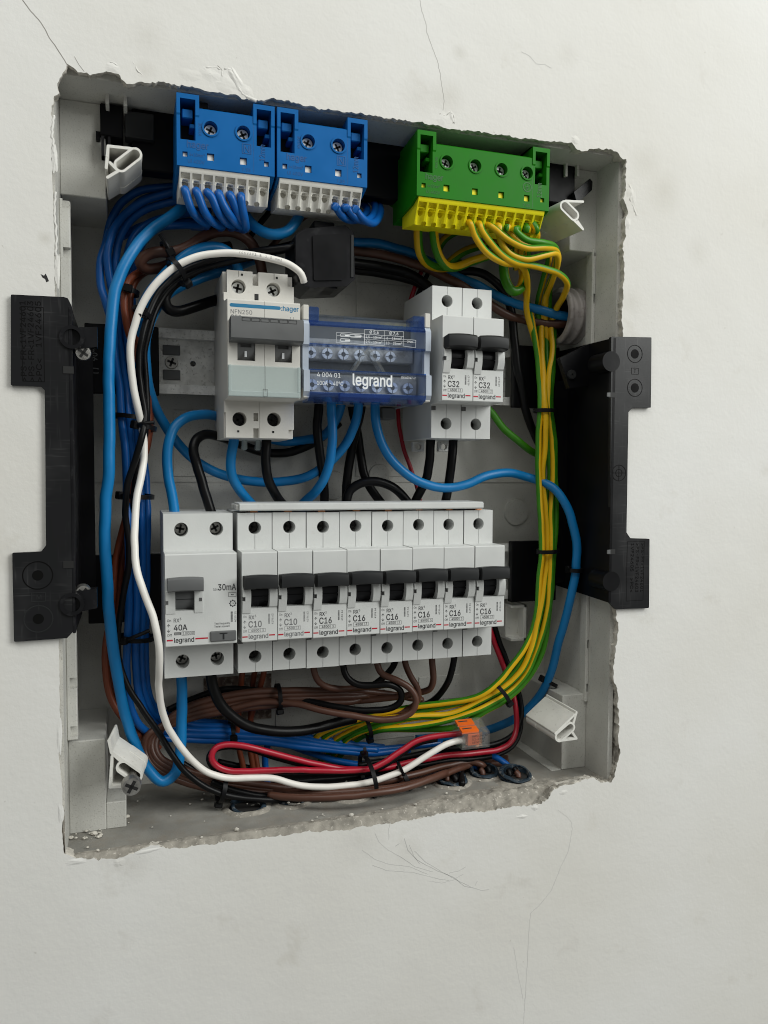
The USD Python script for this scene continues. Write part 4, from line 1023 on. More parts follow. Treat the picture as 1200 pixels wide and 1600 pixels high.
# ---------------------------------------------------------------- cables
def spline(pts, step=1.6):
    p = np.array(pts, float)
    p = np.vstack([2 * p[0] - p[1], p, 2 * p[-1] - p[-2]])
    out = []
    for i in range(1, len(p) - 2):
        a, b, c_, d_ = p[i - 1:i + 3]
        t0 = 0; t1 = t0 + max(np.linalg.norm(b - a), 1e-6) ** 0.5; t2 = t1 + max(np.linalg.norm(c_ - b), 1e-6) ** 0.5; t3 = t2 + max(np.linalg.norm(d_ - c_), 1e-6) ** 0.5
        n_ = max(2, int(np.linalg.norm(c_ - b) / step))
        for t in np.linspace(t1, t2, n_, endpoint=False):
            A1 = (t1 - t) / (t1 - t0) * a + (t - t0) / (t1 - t0) * b
            A2 = (t2 - t) / (t2 - t1) * b + (t - t1) / (t2 - t1) * c_
            A3 = (t3 - t) / (t3 - t2) * c_ + (t - t2) / (t3 - t2) * d_
            B1 = (t2 - t) / (t2 - t0) * A1 + (t - t0) / (t2 - t0) * A2
            B2 = (t3 - t) / (t3 - t1) * A2 + (t - t1) / (t3 - t1) * A3
            out.append((t2 - t) / (t2 - t1) * B1 + (t - t1) / (t2 - t1) * B2)
    out.append(p[-2])
    out = np.array(out)
    for _ in range(2):
        out[1:-1] = 0.25 * out[:-2] + 0.5 * out[1:-1] + 0.25 * out[2:]
    return out


def tube(path, r, n=14, arc=None, twist=0.0, phase=0.0):
    """A tube along path; arc=(a0, a1) in turns makes only that sector of its skin."""
    p = np.asarray(path)
    t = np.gradient(p, axis=0); t /= np.maximum(np.linalg.norm(t, axis=1), 1e-9)[:, None]
    u = np.cross(t[0], [0, 1, 0])
    if np.linalg.norm(u) < 0.1:
        u = np.cross(t[0], [1, 0, 0])
    us = []
    for k in range(len(p)):
        u = u - t[k] * np.dot(u, t[k]); u /= np.linalg.norm(u)
        us.append(u)
    us = np.array(us); vs = np.cross(t, us)
    L = np.r_[0, np.cumsum(np.linalg.norm(np.diff(p, axis=0), axis=1))]
    if arc is None:
        an = np.arange(n) / n * 2 * math.pi
        ring_ = p[:, None] + r * (np.cos(an)[None, :, None] * us[:, None] + np.sin(an)[None, :, None] * vs[:, None])
        m_ = n
    else:
        m_ = max(4, int(n * (arc[1] - arc[0])) + 1)
        an = (np.linspace(arc[0], arc[1], m_)[None] * 2 * math.pi + (phase + L * twist)[:, None] * 2 * math.pi)
        ring_ = p[:, None] + r * (np.cos(an)[..., None] * us[:, None] + np.sin(an)[..., None] * vs[:, None])
    V_ = ring_.reshape(-1, 3)
    i = np.arange(len(p) - 1)[:, None] * m_
    j = np.arange(m_ if arc is None else m_ - 1)[None]
    jn = (j + 1) % m_
    a, b, c_, d_ = (i + j).ravel(), (i + jn).ravel(), (i + m_ + jn).ravel(), (i + m_ + j).ravel()
    F_ = np.vstack([np.c_[a, b, c_], np.c_[a, c_, d_]])
    if arc is None:
        e = len(p) - 1
        V_ = np.vstack([V_, p[0], p[-1]]); k0 = len(V_) - 2
        q = np.arange(n)
        F_ = np.vstack([F_, np.c_[np.full(n, k0), (q + 1) % n, q], np.c_[np.full(n, k0 + 1), e * n + q, e * n + (q + 1) % n]])
    tm = trimesh.Trimesh(V_, F_, process=False)
    return tm


def path_px(pts, dive=False):
    """A cable's run through pixel points, with the small unevenness of hand-bent wire."""
    p = spline([at(x, y, Y) for x, y, Y in pts])
    L = np.r_[0, np.cumsum(np.linalg.norm(np.diff(p, axis=0), axis=1))]
    k = p[0].sum() * 0.37
    w_ = np.stack([meshkit.fbm(np.c_[L * 0.045 + k, L * 0 + 3.1 * a, L * 0], 3, 40 + a) - 0.5 for a in range(3)], 1)
    fade = np.clip(np.minimum(L, L[-1] - L) / 8, 0, 1)[:, None]
    p = p + w_ * fade * [1.5, 1.0, 1.5]
    if not dive:            # rest on the floor of the box instead of sinking into it
        low_ = p[:, 2] < bz0 + 2.6
        d_ = p - CAM
        k2 = np.where(low_, (bz0 + 2.6 - CAM[2]) / np.where(np.abs(d_[:, 2]) < 1, 1, d_[:, 2]), 1.0)
        q = CAM + d_ * k2[:, None]
        q[:, 1] = np.maximum(q[:, 1], 4.0)
        for _ in range(6):
            q[1:-1] = 0.25 * q[:-2] + 0.5 * q[1:-1] + 0.25 * q[2:]
        near_ = np.convolve(low_.astype(float), np.ones(9), 'same') > 0
        p = np.where(near_[:, None], q, p)
    return p


WOB = np.random.default_rng(11)


def cable(name, label, mat, dia, pts, group=None, cat='cable', dive=False):
    return obj(name, tube(path_px(pts, dive), dia / 2), M[mat], smooth=True, label=label, cat=cat, group=group)


def earth(label, dia, pts, phase=0.0, twist=0.004, group=None):
    t = thing('earth_wire', label, 'wire', group=group)
    p = path_px(pts)
    obj('green_sheath', tube(p, dia / 2, 18, (0.0, 0.56), twist, phase), M['green'], t, smooth=True)
    obj('yellow_stripe', tube(p, dia / 2, 18, (0.56, 1.0), twist, phase), M['yellow'], t, smooth=True)
    return t


for pts, r_ in (([(350, 109), (362, 110), (369, 119), (371, 133), (377, 145), (389, 153), (400, 158)], 0.95), ([(322, 106), (338, 105), (346, 109), (348, 119)], 0.55), ([(686, 178), (694, 182), (703, 174), (709, 182), (710, 192)], 0.55),
                ([(982, 288), (987, 300), (984, 312), (990, 326), (994, 336)], 0.7), ([(172, 98), (182, 99), (185, 108)], 0.5), ([(206, 96), (214, 108), (222, 118)], 0.45), ([(87, 300), (85, 330), (88, 362), (87, 400)], 0.5), ([(84, 180), (82, 210), (85, 240)], 0.6)):
    obj('paint_ridge', tube(spline([at(x, y, r_ * 0.72) for x, y in pts], 1.0) + (meshkit.noise(np.linspace(0, 9, len(spline([at(x, y, 0) for x, y in pts], 1.0)))[:, None] * [1.0, 1.7, 1.3] + r_ * 9, 2)[:, None] - 0.5) * [0.8, 0.5, 0.8], r_, 12), M['wall'], wall, smooth=True)
LB = 'lightblue'
cable('neutral_cable', 'thick light blue cable sweeping down the left side and looping up under the grey-toggle breaker', LB, 5.5,
      [(300, 300, 42), (286, 325, 36), (240, 357, 28), (207, 395, 22), (185, 440, 20), (173, 500, 19), (170, 560, 18), (171, 650, 18), (170, 720, 18), (164, 790, 20), (163, 860, 21), (169, 930, 23), (178, 1010, 26),
       (190, 1090, 30), (206, 1150, 32), (228, 1198, 34), (254, 1221, 34), (274, 1208, 35), (281, 1170, 36), (283, 1110, 38), (283, 1040, 38)])
cable('neutral_jumper', 'thick light blue jumper sagging between the two blue terminal blocks', LB, 5.4, [(372, 290, 42), (379, 325, 34), (397, 352, 26), (424, 366, 22), (450, 362, 22), (466, 340, 25), (474, 312, 32), (476, 290, 38)])
cable('neutral_cable', 'light blue cable arching from the top left of the main breaker under the white cable', LB, 5.2, [(375, 460, 46), (373, 425, 42), (360, 396, 36), (336, 386, 32), (308, 392, 30), (275, 412, 30), (248, 440, 31), (227, 470, 36), (217, 520, 44), (213, 580, 52), (211, 640, 60)])
cable('neutral_cable', 'light blue cable dropping past the left rail end and curving below the main breaker', LB, 5.2,
      [(430, 392, 64), (400, 405, 62), (345, 424, 58), (300, 440, 54), (270, 455, 48), (250, 474, 43), (236, 502, 38), (227, 532, 35), (226, 562, 35), (231, 600, 37), (243, 635, 42), (264, 674, 47), (292, 708, 51), (332, 735, 55), (380, 750, 56), (430, 754, 56), (470, 748, 54), (503, 732, 50), (534, 702, 45), (553, 665, 41), (559, 640, 38), (561, 600, 36)])
cable('neutral_cable', 'light blue cable from the distribution block down behind the busbar', LB, 5.2, [(517, 600, 34), (517, 640, 34), (520, 690, 34), (511, 735, 36), (494, 766, 42), (470, 790, 50), (455, 810, 52)])
cable('neutral_cable', 'light blue cable from the distribution block, behind the main breaker to the residual current breaker', LB, 5.2,
      [(538, 600, 44), (535, 632, 46), (522, 662, 50), (506, 680, 56), (473, 688, 66), (440, 690, 70), (390, 672, 68), (345, 653, 58), (318, 648, 48), (294, 652, 42), (274, 667, 38), (264, 692, 36), (262, 725, 36), (269, 775, 36), (274, 830, 36)])
cable('neutral_cable', 'light blue cable from the bottom left of the main breaker curling behind the busbar', LB, 5.2, [(366, 660, 36), (365, 690, 36), (360, 715, 37), (362, 742, 38), (373, 765, 42), (395, 790, 48), (410, 805, 52)])
cable('neutral_cable', 'long light blue cable swinging right from the distribution block and down the right side', LB, 5.2,
      [(586, 600, 36), (586, 632, 36), (588, 664, 36), (604, 707, 36), (634, 741, 36), (672, 760, 36), (702, 763, 36), (730, 757, 36), (762, 743, 37), (796, 738, 40), (832, 747, 42), (862, 760, 34), (886, 793, 28), (899, 840, 26), (899, 890, 27), (889, 940, 30), (875, 995, 36), (860, 1055, 43), (839, 1092, 50),
       (815, 1116, 54), (788, 1132, 58), (758, 1142, 62), (710, 1150, 66), (650, 1155, 70)])
cable('neutral_cable', 'thick light blue supply cable running across the top right into the grey conduit', LB, 5.4, [(520, 375, 52), (553, 379, 54), (585, 381, 56), (618, 388, 57), (646, 397, 57), (674, 411, 57), (712, 432, 58), (742, 444, 58), (770, 459, 57), (802, 473, 54), (842, 485, 49), (868, 492, 46), (884, 494, 44), (896, 495, 44)])

BK = 'cblack'
cable('live_cable', 'black cable from the bottom right of the main breaker', BK, 5.2, [(416, 660, 37), (416, 690, 37), (415, 720, 37), (419, 748, 38), (430, 770, 42), (448, 795, 50)])
cable('live_cable', 'black cable hooked over from the top of the residual current breaker behind the main breaker', BK, 5.2,
      [(336, 830, 36), (331, 800, 36), (320, 762, 37), (309, 727, 38), (303, 705, 40), (306, 689, 42), (319, 680, 46), (343, 683, 54), (372, 694, 64), (407, 705, 70), (444, 707, 70), (474, 699, 68), (500, 685, 66), (530, 660, 66)])
cable('live_cable', 'straight black cable dropping from the left of the distribution block', BK, 5.2, [(498, 600, 44), (497, 640, 45), (495, 672, 46), (499, 705, 47), (503, 735, 49), (507, 775, 53), (507, 800, 55)])
cable('live_cable', 'black cable bowing left below the distribution block, behind the light blue one', BK, 5.2, [(567, 600, 48), (566, 632, 50), (560, 662, 52), (549, 702, 53), (542, 742, 54), (541, 800, 55)])
cable('live_cable', 'black cable running down to the right below the distribution block', BK, 5.2, [(548, 600, 54), (550, 630, 56), (557, 666, 58), (562, 708, 58), (571, 746, 57), (586, 772, 56), (606, 800, 55)])
cable('live_cable', 'black cable arching just above the busbar', BK, 5.2, [(541, 805, 46), (547, 768, 46), (566, 754, 45), (590, 752, 44), (613, 760, 44), (632, 777, 46), (650, 805, 48)])
cable('live_cable', 'black cable under the left C32 breaker', BK, 5.2, [(671, 660, 38), (672, 690, 38), (671, 722, 39), (665, 752, 41), (652, 778, 44), (640, 805, 46)])
cable('live_cable', 'black cable under the right C32 breaker', BK, 5.2, [(710, 660, 38), (709, 690, 38), (706, 727, 38), (699, 770, 40), (692, 800, 42)])
cable('live_cable', 'black cable with a broad loop left of the main breaker top', BK, 5.6, [(420, 440, 60), (380, 452, 56), (340, 467, 50), (304, 479, 44), (276, 486, 40), (262, 480, 37), (258, 466, 36), (266, 449, 37), (290, 430, 40), (335, 408, 46), (395, 396, 52), (440, 388, 52), (475, 380, 44)])
cable('live_cable', 'black cable running from the transformer over to the C32 breakers', BK, 5.4, [(500, 408, 46), (553, 412, 52), (600, 418, 54), (637, 427, 54), (664, 444, 50), (690, 470, 44)])
cable('live_cable', 'second black cable just under the other between transformer and C32 breakers', BK, 5.4, [(500, 416, 54), (553, 422, 58), (600, 428, 59), (650, 440, 58), (690, 462, 54), (740, 480, 44)])
cable('live_cable', 'black cable curving over from behind the earth wires and down right of the C32 breakers', BK, 5.2,
      [(690, 432, 62), (720, 424, 60), (748, 425, 58), (770, 436, 56), (786, 452, 56), (797, 480, 56), (803, 523, 55), (806, 560, 54), (816, 608, 54), (828, 660, 56), (845, 700, 62)])
cable('lead', 'thin black lead from the transformer winding down the left beside the white cable', BK, 3.2,
      [(468, 380, 18), (450, 388, 16), (424, 391, 18), (380, 396, 24), (330, 408, 26), (286, 424, 27), (254, 452, 26), (234, 484, 24), (222, 520, 22), (217, 560, 22), (221, 610, 22), (227, 650, 20), (222, 682, 16), (208, 722, 18), (197, 765, 20), (195, 805, 22), (200, 845, 24), (200, 890, 26), (193, 935, 28), (186, 985, 30),
       (186, 1030, 30), (197, 1066, 29), (222, 1108, 28), (248, 1146, 27), (272, 1184, 26), (298, 1214, 26), (333, 1237, 26), (372, 1247, 27), (420, 1251, 28), (455, 1248, 30), (510, 1236, 34), (560, 1222, 40), (620, 1208, 46), (700, 1196, 52)])
cable('lead', 'second thin black lead hugging the white cable at the upper left', BK, 3.0, [(440, 392, 34), (390, 402, 34), (340, 412, 33), (296, 430, 32), (262, 456, 31), (242, 488, 29), (230, 522, 28), (225, 560, 28), (228, 605, 28), (229, 645, 26), (224, 690, 30), (214, 740, 36), (208, 800, 42)])
# brown
BR = 'brown'
cable('supply_cable', 'thick brown cable looped at the upper left and running into the main breaker', BR, 5.6, [(414, 470, 46), (411, 430, 44), (405, 400, 42), (390, 376, 40), (366, 363, 38), (340, 362, 36), (318, 369, 34), (298, 382, 33), (274, 393, 32), (246, 395, 33), (226, 402, 34), (217, 412, 35), (226, 421, 38), (248, 419, 42), (280, 408, 46), (320, 392, 50), (360, 385, 54)])
cable('supply_cable', 'thick brown supply cable running beside the light blue one into the grey conduit', BR, 5.2, [(520, 386, 52), (553, 392, 54), (586, 396, 54), (622, 404, 54), (660, 418, 53), (690, 431, 52), (720, 446, 50), (748, 465, 52), (772, 481, 53), (794, 493, 53), (822, 501, 53), (852, 506, 50), (874, 506, 47), (890, 505, 46)])
for i, (dx, dy, dz) in enumerate(((0, 0, 0), (9, 6, 6))):
    cable('live_wire', ('outer', 'inner')[i] + ' red-brown wire of the pair running down the left behind the light blue cable', 'rust', 3.6,
          [(240 + dx, 418, 46 + dz), (214 + dx, 426 + dy / 2, 42 + dz), (199 + dx, 440 + dy, 38 + dz), (194 + dx, 460 + dy, 36 + dz), (195 + dx, 490, 36 + dz), (203 + dx, 525, 38 + dz), (215 + dx * .6, 560, 38 + dz), (226 + dx * .4, 600, 38 + dz), (232 + dx * .2, 640, 37 + dz), (231, 690, 38 + dz), (216 + dx * .3, 730, 40 + dz), (206 + dx * .5, 770, 42 + dz),
           (194 + dx * .7, 813, 44 + dz), (184 + dx, 855, 46 + dz), (178 + dx, 900, 46 + dz), (174 + dx, 950, 46 + dz), (166 + dx, 1010, 46 + dz), (166 + dx, 1060, 46 + dz), (174 + dx, 1095, 46 + dz), (190 + dx, 1122, 46 + dz), (215 + dx, 1146, 50 + dz), (240 + dx, 1170, 52 + dz)])
# brown bundle along the bottom
for i in range(4):
    o = i - 1.5
    cable('live_wire', ('topmost', 'second', 'third', 'lowest')[i] + ' brown wire of the bundle curving round the lower left and along the bottom', BR, 3.8,
          [(660 - 30 * i, 1084 - 6 * i + 10, 60), (560, 1086 + 5 * o, 52), (490, 1088 + 6 * o, 50), (435, 1090 + 7 * o, 50), (385, 1094 + 8 * o, 50), (340, 1102 + 8 * o, 50), (298, 1113 + 7 * o, 50), (263 - 2 * o, 1128 + 5 * o, 49), (240 - 5 * o, 1148, 48 - o), (234 - 6 * o, 1170, 46), (244 - 6 * o, 1190 + 2 * o, 44),
           (266 - 4 * o, 1204 + 5 * o, 42), (300, 1216 + 6 * o, 41), (350, 1227 + 6 * o, 40), (420, 1236 + 5.5 * o, 40), (490, 1240 + 5 * o, 42), (560, 1234 + 4 * o, 45), (625, 1224 + 4 * o, 48), (690, 1208 + 4 * o, 52), (735, 1191 + 4 * o, 58), (775, 1188 + 3 * o, 62), (794, 1188 + 2 * o, 66)])
for i, pts in enumerate(([(300, 1206, 46), (345, 1228, 44), (400, 1240, 44), (470, 1240, 46), (540, 1232, 48), (610, 1220, 50), (670, 1204, 54), (716, 1196, 58), (722, 1225, 60)],
                         [(280, 1190, 52), (330, 1216, 50), (400, 1228, 50), (470, 1232, 50), (540, 1226, 52), (610, 1212, 54), (680, 1194, 58), (760, 1184, 62)],
                         [(330, 1222, 36), (380, 1238, 34), (440, 1245, 34), (520, 1238, 36), (590, 1226, 40), (650, 1212, 44), (700, 1200, 50)],
                         [(380, 1215, 58), (460, 1222, 58), (560, 1212, 58), (640, 1198, 60), (720, 1180, 64), (790, 1168, 68)],
                         [(340, 1190, 66), (430, 1208, 64), (520, 1210, 62), (600, 1198, 62), (690, 1180, 64), (770, 1172, 66)])):
    cable('live_wire', ('lowest front black wire along the bottom bundle, ending in the floor hole before the connector', 'black wire behind the white cable in the bottom bundle', 'black wire along the lower edge of the brown bottom bundle', 'black wire at the back of the bottom bundle, rising right behind the connector', 'hindmost black wire of the bottom bundle')[i], BK, 3.6, pts)
def over_floor(px, py, h):
    p = at_z(px, py, bz0 + h)
    return (px, py, p[1])


for i, pts in enumerate(([(400, 1234), (460, 1240), (520, 1239), (580, 1234), (640, 1225), (690, 1212), (730, 1196), (752, 1190), (764, 1196)], [(480, 1230), (540, 1228), (600, 1220), (660, 1207), (705, 1195), (736, 1190), (752, 1194), (757, 1200)], [(420, 1242), (480, 1246), (540, 1244), (610, 1235), (660, 1222), (692, 1210), (704, 1206)])):
    q = [over_floor(x, y, 3.0 + 1.5 * i + 3.0 * math.sin(math.pi * k / (len(pts) - 1))) for k, (x, y) in enumerate(pts)]
    e = q[-1]
    cable('live_wire', ('front brown wire bending down into the middle conduit end at the right', 'rear brown wire dipping into the middle conduit end behind the front one', 'lowest brown wire lying on the floor towards the conduit end before the connector')[i], BR, 3.8, q[:-1] + [(e[0], e[1], over_floor(e[0], e[1], 1.0)[2]), (e[0] + 1, e[1] + 2, over_floor(e[0], e[1] + 2, 0)[2] + 3)], dive=True)
cable('live_wire', 'brown wire dropping from the first C16 breaker into the lower bundle', BR, 3.7, [(488, 1015, 38), (490, 1046, 38), (495, 1062, 39), (508, 1072, 41), (530, 1076, 43), (570, 1073, 50), (620, 1068, 58)])
cable('live_wire', 'black wire making a hairpin loop under the second C16 breaker', BK, 3.8, [(537, 1015, 36), (538, 1044, 36), (543, 1058, 35), (558, 1069, 34), (585, 1071, 33), (612, 1071, 32), (626, 1080, 32), (627, 1095, 32), (612, 1107, 34), (572, 1110, 37), (528, 1104, 42), (490, 1096, 48), (440, 1085, 54), (360, 1076, 58), (300, 1092, 60), (262, 1110, 60)])
cable('live_wire', 'brown wire making a wide loop under the third C16 breaker', BR, 3.8, [(588, 1010, 36), (590, 1040, 36), (597, 1053, 34), (618, 1062, 31), (641, 1076, 29), (651, 1095, 28), (645, 1113, 28), (624, 1123, 29), (594, 1125, 31), (542, 1117, 34), (494, 1108, 38), (462, 1099, 42), (420, 1096, 46), (360, 1108, 48)])
cable('live_wire', 'black wire behind the brown loop under the third C16 breaker', BK, 3.8, [(622, 1010, 46), (616, 1040, 48), (600, 1058, 50), (580, 1072, 54), (540, 1082, 58)])
cable('live_wire', 'brown wire slanting down from the fourth C16 breaker', BR, 3.7, [(630, 1010, 38), (634, 1038, 38), (642, 1057, 38), (652, 1075, 38), (654, 1092, 40), (640, 1108, 46), (600, 1116, 52)])
cable('live_wire', 'brown wire bent at a right angle under the fifth C16 breaker', BR, 3.8, [(676, 1005, 38), (676, 1034, 38), (677, 1062, 38), (671, 1077, 40), (654, 1082, 44), (632, 1088, 48), (600, 1092, 52), (540, 1096, 55), (470, 1098, 55)])
cable('live_wire', 'black wire sweeping left from under the last C16 breaker', BK, 3.8, [(711, 1000, 38), (709, 1030, 38), (702, 1060, 40), (692, 1080, 44), (675, 1097, 50), (650, 1106, 56), (620, 1110, 60)])
cable('live_cable', 'thick black cable from the residual current breaker swooping right under the brown bundle', BK, 5.8, [(331, 1020, 34), (331, 1060, 34), (337, 1086, 34), (354, 1110, 35), (381, 1131, 37), (414, 1141, 40), (456, 1143, 44), (506, 1134, 48), (545, 1124, 52), (590, 1118, 58)])
for i, pts in enumerate(([(380, 1030, 56), (378, 1060, 58), (373, 1110, 60), (370, 1155, 62), (381, 1205, 62), (384, 1245, 62)], [(414, 1030, 56), (412, 1056, 58), (398, 1104, 60), (387, 1146, 63), (396, 1200, 63), (400, 1245, 62)], [(402, 1030, 62), (396, 1070, 64), (390, 1120, 66), (398, 1170, 66), (404, 1210, 64), (404, 1245, 62)])):
    cable('live_wire', ('left', 'middle', 'right')[i] + ' red-brown wire hanging straight down behind the bundles from the C10 breakers', 'rust', 3.3, pts)
# white cable and red and black pair
wc = cable('white_cable', 'white cable arching from the transformer down the left side to the lever connector', 'white', 3.5,
      [(475, 441, 10), (472, 428, 8), (458, 416, 8), (424, 403, 8), (382, 397, 8), (340, 396, 9), (302, 403, 10), (268, 420, 11), (240, 448, 12), (220, 482, 13), (208, 522, 14), (205, 562, 14), (209, 602, 15), (217, 640, 17), (223, 668, 21), (227, 692, 22), (226, 712, 21), (222, 742, 18), (215, 776, 15), (211, 812, 12), (210, 850, 9), (214, 890, 5), (226, 928, 1),
       (241, 966, -1), (247, 1002, -1), (248, 1040, 3), (249, 1080, 12), (256, 1117, 18), (271, 1150, 22), (291, 1179, 24), (316, 1201, 25), (345, 1213, 26), (385, 1216, 27), (426, 1217, 27), (468, 1226, 26), (512, 1229, 25), (562, 1225, 25), (602, 1214, 25), (640, 1197, 25), (672, 1177, 25), (700, 1161, 25), (720, 1156, 26), (730, 1156, 26)])
wp = path_px([(475, 441, 10), (472, 428, 8), (458, 416, 8), (424, 403, 8), (382, 397, 8), (340, 396, 9), (302, 403, 10), (268, 420, 11), (240, 448, 12)])
wl = np.r_[0, np.cumsum(np.linalg.norm(np.diff(wp, axis=0), axis=1))]
marks_ = []
for k_, ch_ in enumerate('H05V2V2-F  1 x 1,5 mm2'):
    if ch_ == ' ':
        continue
    at_ = 9.5 + 1.25 * (22 - k_) + (6 if k_ > 10 else 0)
    pc = np.array([np.interp(at_, wl, wp[:, a_]) for a_ in range(3)]); pd = np.array([np.interp(at_ - 1, wl, wp[:, a_]) for a_ in range(3)])
    an_ = math.degrees(math.atan2(pd[2] - pc[2], pd[0] - pc[0]))
    marks_.append(T(ch_, 1.0, pc[0] + 0.45 * math.sin(math.radians(an_)), pc[2] - 0.45 * math.cos(math.radians(an_)), pc[1] - 1.66, turn=an_, depth=0.10))
obj('printed_text', cat_(*marks_), M['inkgrey'], wc)
pair = [(728, 1145, 30), (710, 1147, 30), (682, 1150, 31), (652, 1157, 31), (628, 1172, 30), (602, 1190, 29), (578, 1200, 28), (545, 1204, 28), (500, 1204, 28), (430, 1204, 28), (385, 1206, 28), (356, 1204, 28), (336, 1195, 28), (329, 1182, 28), (336, 1169, 29), (358, 1163, 30), (388, 1166, 30), (422, 1176, 31), (464, 1187, 31), (510, 1197, 31),
        (552, 1203, 32), (600, 1200, 33), (645, 1190, 34), (695, 1181, 35), (745, 1177, 36), (780, 1171, 37), (800, 1158, 39), (808, 1138, 42), (806, 1104, 46), (797, 1070, 50), (786, 1040, 54), (774, 1008, 58), (764, 980, 60)]
cable('low_voltage_wire', 'red wire of the twin cable looping left along the bottom from the lever connector', 'red', 3.3, pair)
pb = []
for i, (x, y, Y) in enumerate(pair):
    if i < 2:
        continue
    px_, py_ = pair[min(i + 1, len(pair) - 1)][0] - pair[i - 1][0], pair[min(i + 1, len(pair) - 1)][1] - pair[i - 1][1]
    l = math.hypot(px_, py_)
    s = 8.0 if i < 18 else -8.0 if i > 25 else 8 - 16 * (i - 17) / 8.0
    k_ = 5.2 if i < 22 else 8.6
    pb.append((x + (-py_ / l) * -k_ * (1 if i < 20 else -1) * 0.6 - 0, y + abs(px_ / l) * k_ * 0.9 * (1 if i < 14 or i > 20 else (1 if i > 16 else 0.6)) - (14 if 19 <= i < 27 else 0) * 0, Y + 3.2))
cable('low_voltage_wire', 'black wire of the twin cable lying against the red one', BK, 3.3, pb)
cable('low_voltage_wire', 'black wire above the red one behind the lever connector, rising behind the last breaker', BK, 3.3,
      [(560, 1196, 40), (620, 1186, 40), (680, 1172, 40), (730, 1168, 40), (775, 1162, 41), (800, 1150, 42), (813, 1130, 44), (814, 1100, 48), (805, 1066, 51), (793, 1034, 54), (780, 1002, 58), (770, 970, 60)])
cable('low_voltage_wire', 'thin red wire running down behind the distribution block to the lower row', 'red', 2.6, [(660, 420, 62), (650, 445, 62), (640, 475, 64), (628, 540, 70), (622, 620, 71), (623, 657, 70), (631, 698, 68), (643, 737, 66), (653, 768, 62), (660, 800, 60)])
cable('low_voltage_wire', 'thin black wire beside the thin red one behind the C32 breakers', BK, 2.8, [(672, 420, 60), (661, 445, 61), (650, 472, 64), (640, 540, 71), (633, 620, 73), (634, 657, 72)])

# thin blue wires: the bundle down the left
GB = 'thin dark blue wires of the left bundle'
lanes = {
    'wire at the outer left of the dark blue bundle': [(172, 360, 52), (164, 384, 50), (157, 410, 48), (157, 445, 46), (165, 475, 44), (175, 510, 46), (181, 560, 46), (187, 610, 46), (190, 655, 44), (194, 700, 44), (197, 750, 44), (199, 800, 42), (200, 850, 40), (202, 920, 40), (200, 975, 38), (197, 1025, 40), (198, 1065, 42), (204, 1105, 44), (218, 1134, 46), (250, 1152, 56), (300, 1156, 60), (350, 1157, 60), (420, 1160, 58), (500, 1170, 56), (570, 1176, 56), (640, 1172, 58)],
    'wire second from the left in the dark blue bundle': [(300, 292, 46), (260, 302, 48), (225, 312, 50), (200, 328, 50), (182, 350, 48), (172, 376, 46), (168, 405, 45), (172, 440, 46), (180, 480, 50), (184, 520, 52), (190, 570, 52), (197, 615, 52), (202, 655, 46), (206, 700, 48), (209, 750, 48), (210, 800, 46), (211, 850, 44), (213, 920, 42), (212, 975, 40), (211, 1025, 42), (213, 1068, 44), (222, 1106, 48), (240, 1132, 54), (270, 1146, 58), (320, 1149, 60), (380, 1151, 60), (450, 1158, 58), (520, 1168, 56), (590, 1172, 56)],
    'wire in the middle of the dark blue bundle': [(310, 308, 50), (270, 314, 52), (236, 324, 54), (210, 340, 54), (193, 360, 52), (182, 388, 50), (178, 420, 49), (184, 460, 52), (193, 510, 54), (200, 560, 56), (206, 610, 54), (211, 655, 50), (215, 700, 52), (219, 750, 52), (221, 800, 50), (222, 860, 48), (222, 920, 46), (221, 975, 44), (219, 1025, 46), (222, 1066, 48), (232, 1104, 52), (252, 1128, 58), (290, 1140, 62), (340, 1142, 63), (400, 1145, 62), (455, 1152, 60), (510, 1162, 58), (572, 1172, 58), (630, 1168, 60), (690, 1160, 64)],
    'wire on the right of the dark blue bundle': [(330, 328, 56), (290, 334, 58), (256, 340, 58), (228, 350, 57), (211, 366, 55), (202, 390, 53), (197, 424, 53), (196, 470, 56), (202, 520, 58), (209, 570, 58), (214, 620, 58), (217, 655, 55), (222, 700, 56), (227, 750, 56), (229, 800, 54), (229, 860, 52), (228, 930, 50), (226, 1000, 50), (228, 1062, 52), (238, 1100, 56), (258, 1120, 62), (300, 1132, 66), (350, 1136, 66), (410, 1141, 65), (470, 1150, 63), (530, 1160, 62), (600, 1168, 62)],
    'wire tucked at the back of the dark blue bundle': [(350, 342, 62), (310, 345, 63), (270, 350, 63), (238, 362, 62), (219, 384, 60), (208, 420, 60), (205, 470, 63), (210, 530, 65), (214, 600, 66), (218, 655, 62), (221, 720, 64), (224, 800, 62), (224, 880, 60), (222, 960, 58), (222, 1040, 58), (230, 1090, 62), (255, 1112, 68), (300, 1126, 72), (360, 1132, 72), (420, 1148, 70), (470, 1172, 66), (520, 1188, 60), (562, 1196, 54), (620, 1190, 54)]}
for k, v in lanes.items():
    cable('neutral_wire', 'thin dark blue ' + k, 'blue', 4.0, v)
cable('neutral_wire', 'thin dark blue wire crossing behind the upper left screw post', 'blue', 4.0, [(330, 286, 52), (280, 290, 52), (245, 292, 53), (220, 297, 55), (196, 312, 58), (176, 338, 60), (166, 370, 62), (160, 420, 62)])
cable('neutral_wire', 'lower thin dark blue wire crossing behind the upper left screw post', 'blue', 4.0, [(340, 296, 58), (285, 302, 58), (248, 305, 59), (224, 312, 60), (205, 326, 60), (190, 352, 60), (186, 372, 60), (200, 366, 62), (226, 352, 64), (300, 352, 66)])

def bay(TX, TZ, TP, TO, i, Y=6.0, dz=-40.6):
    return np.array([TX + TO + (i + 0.5) * TP, Y, TZ + dz])


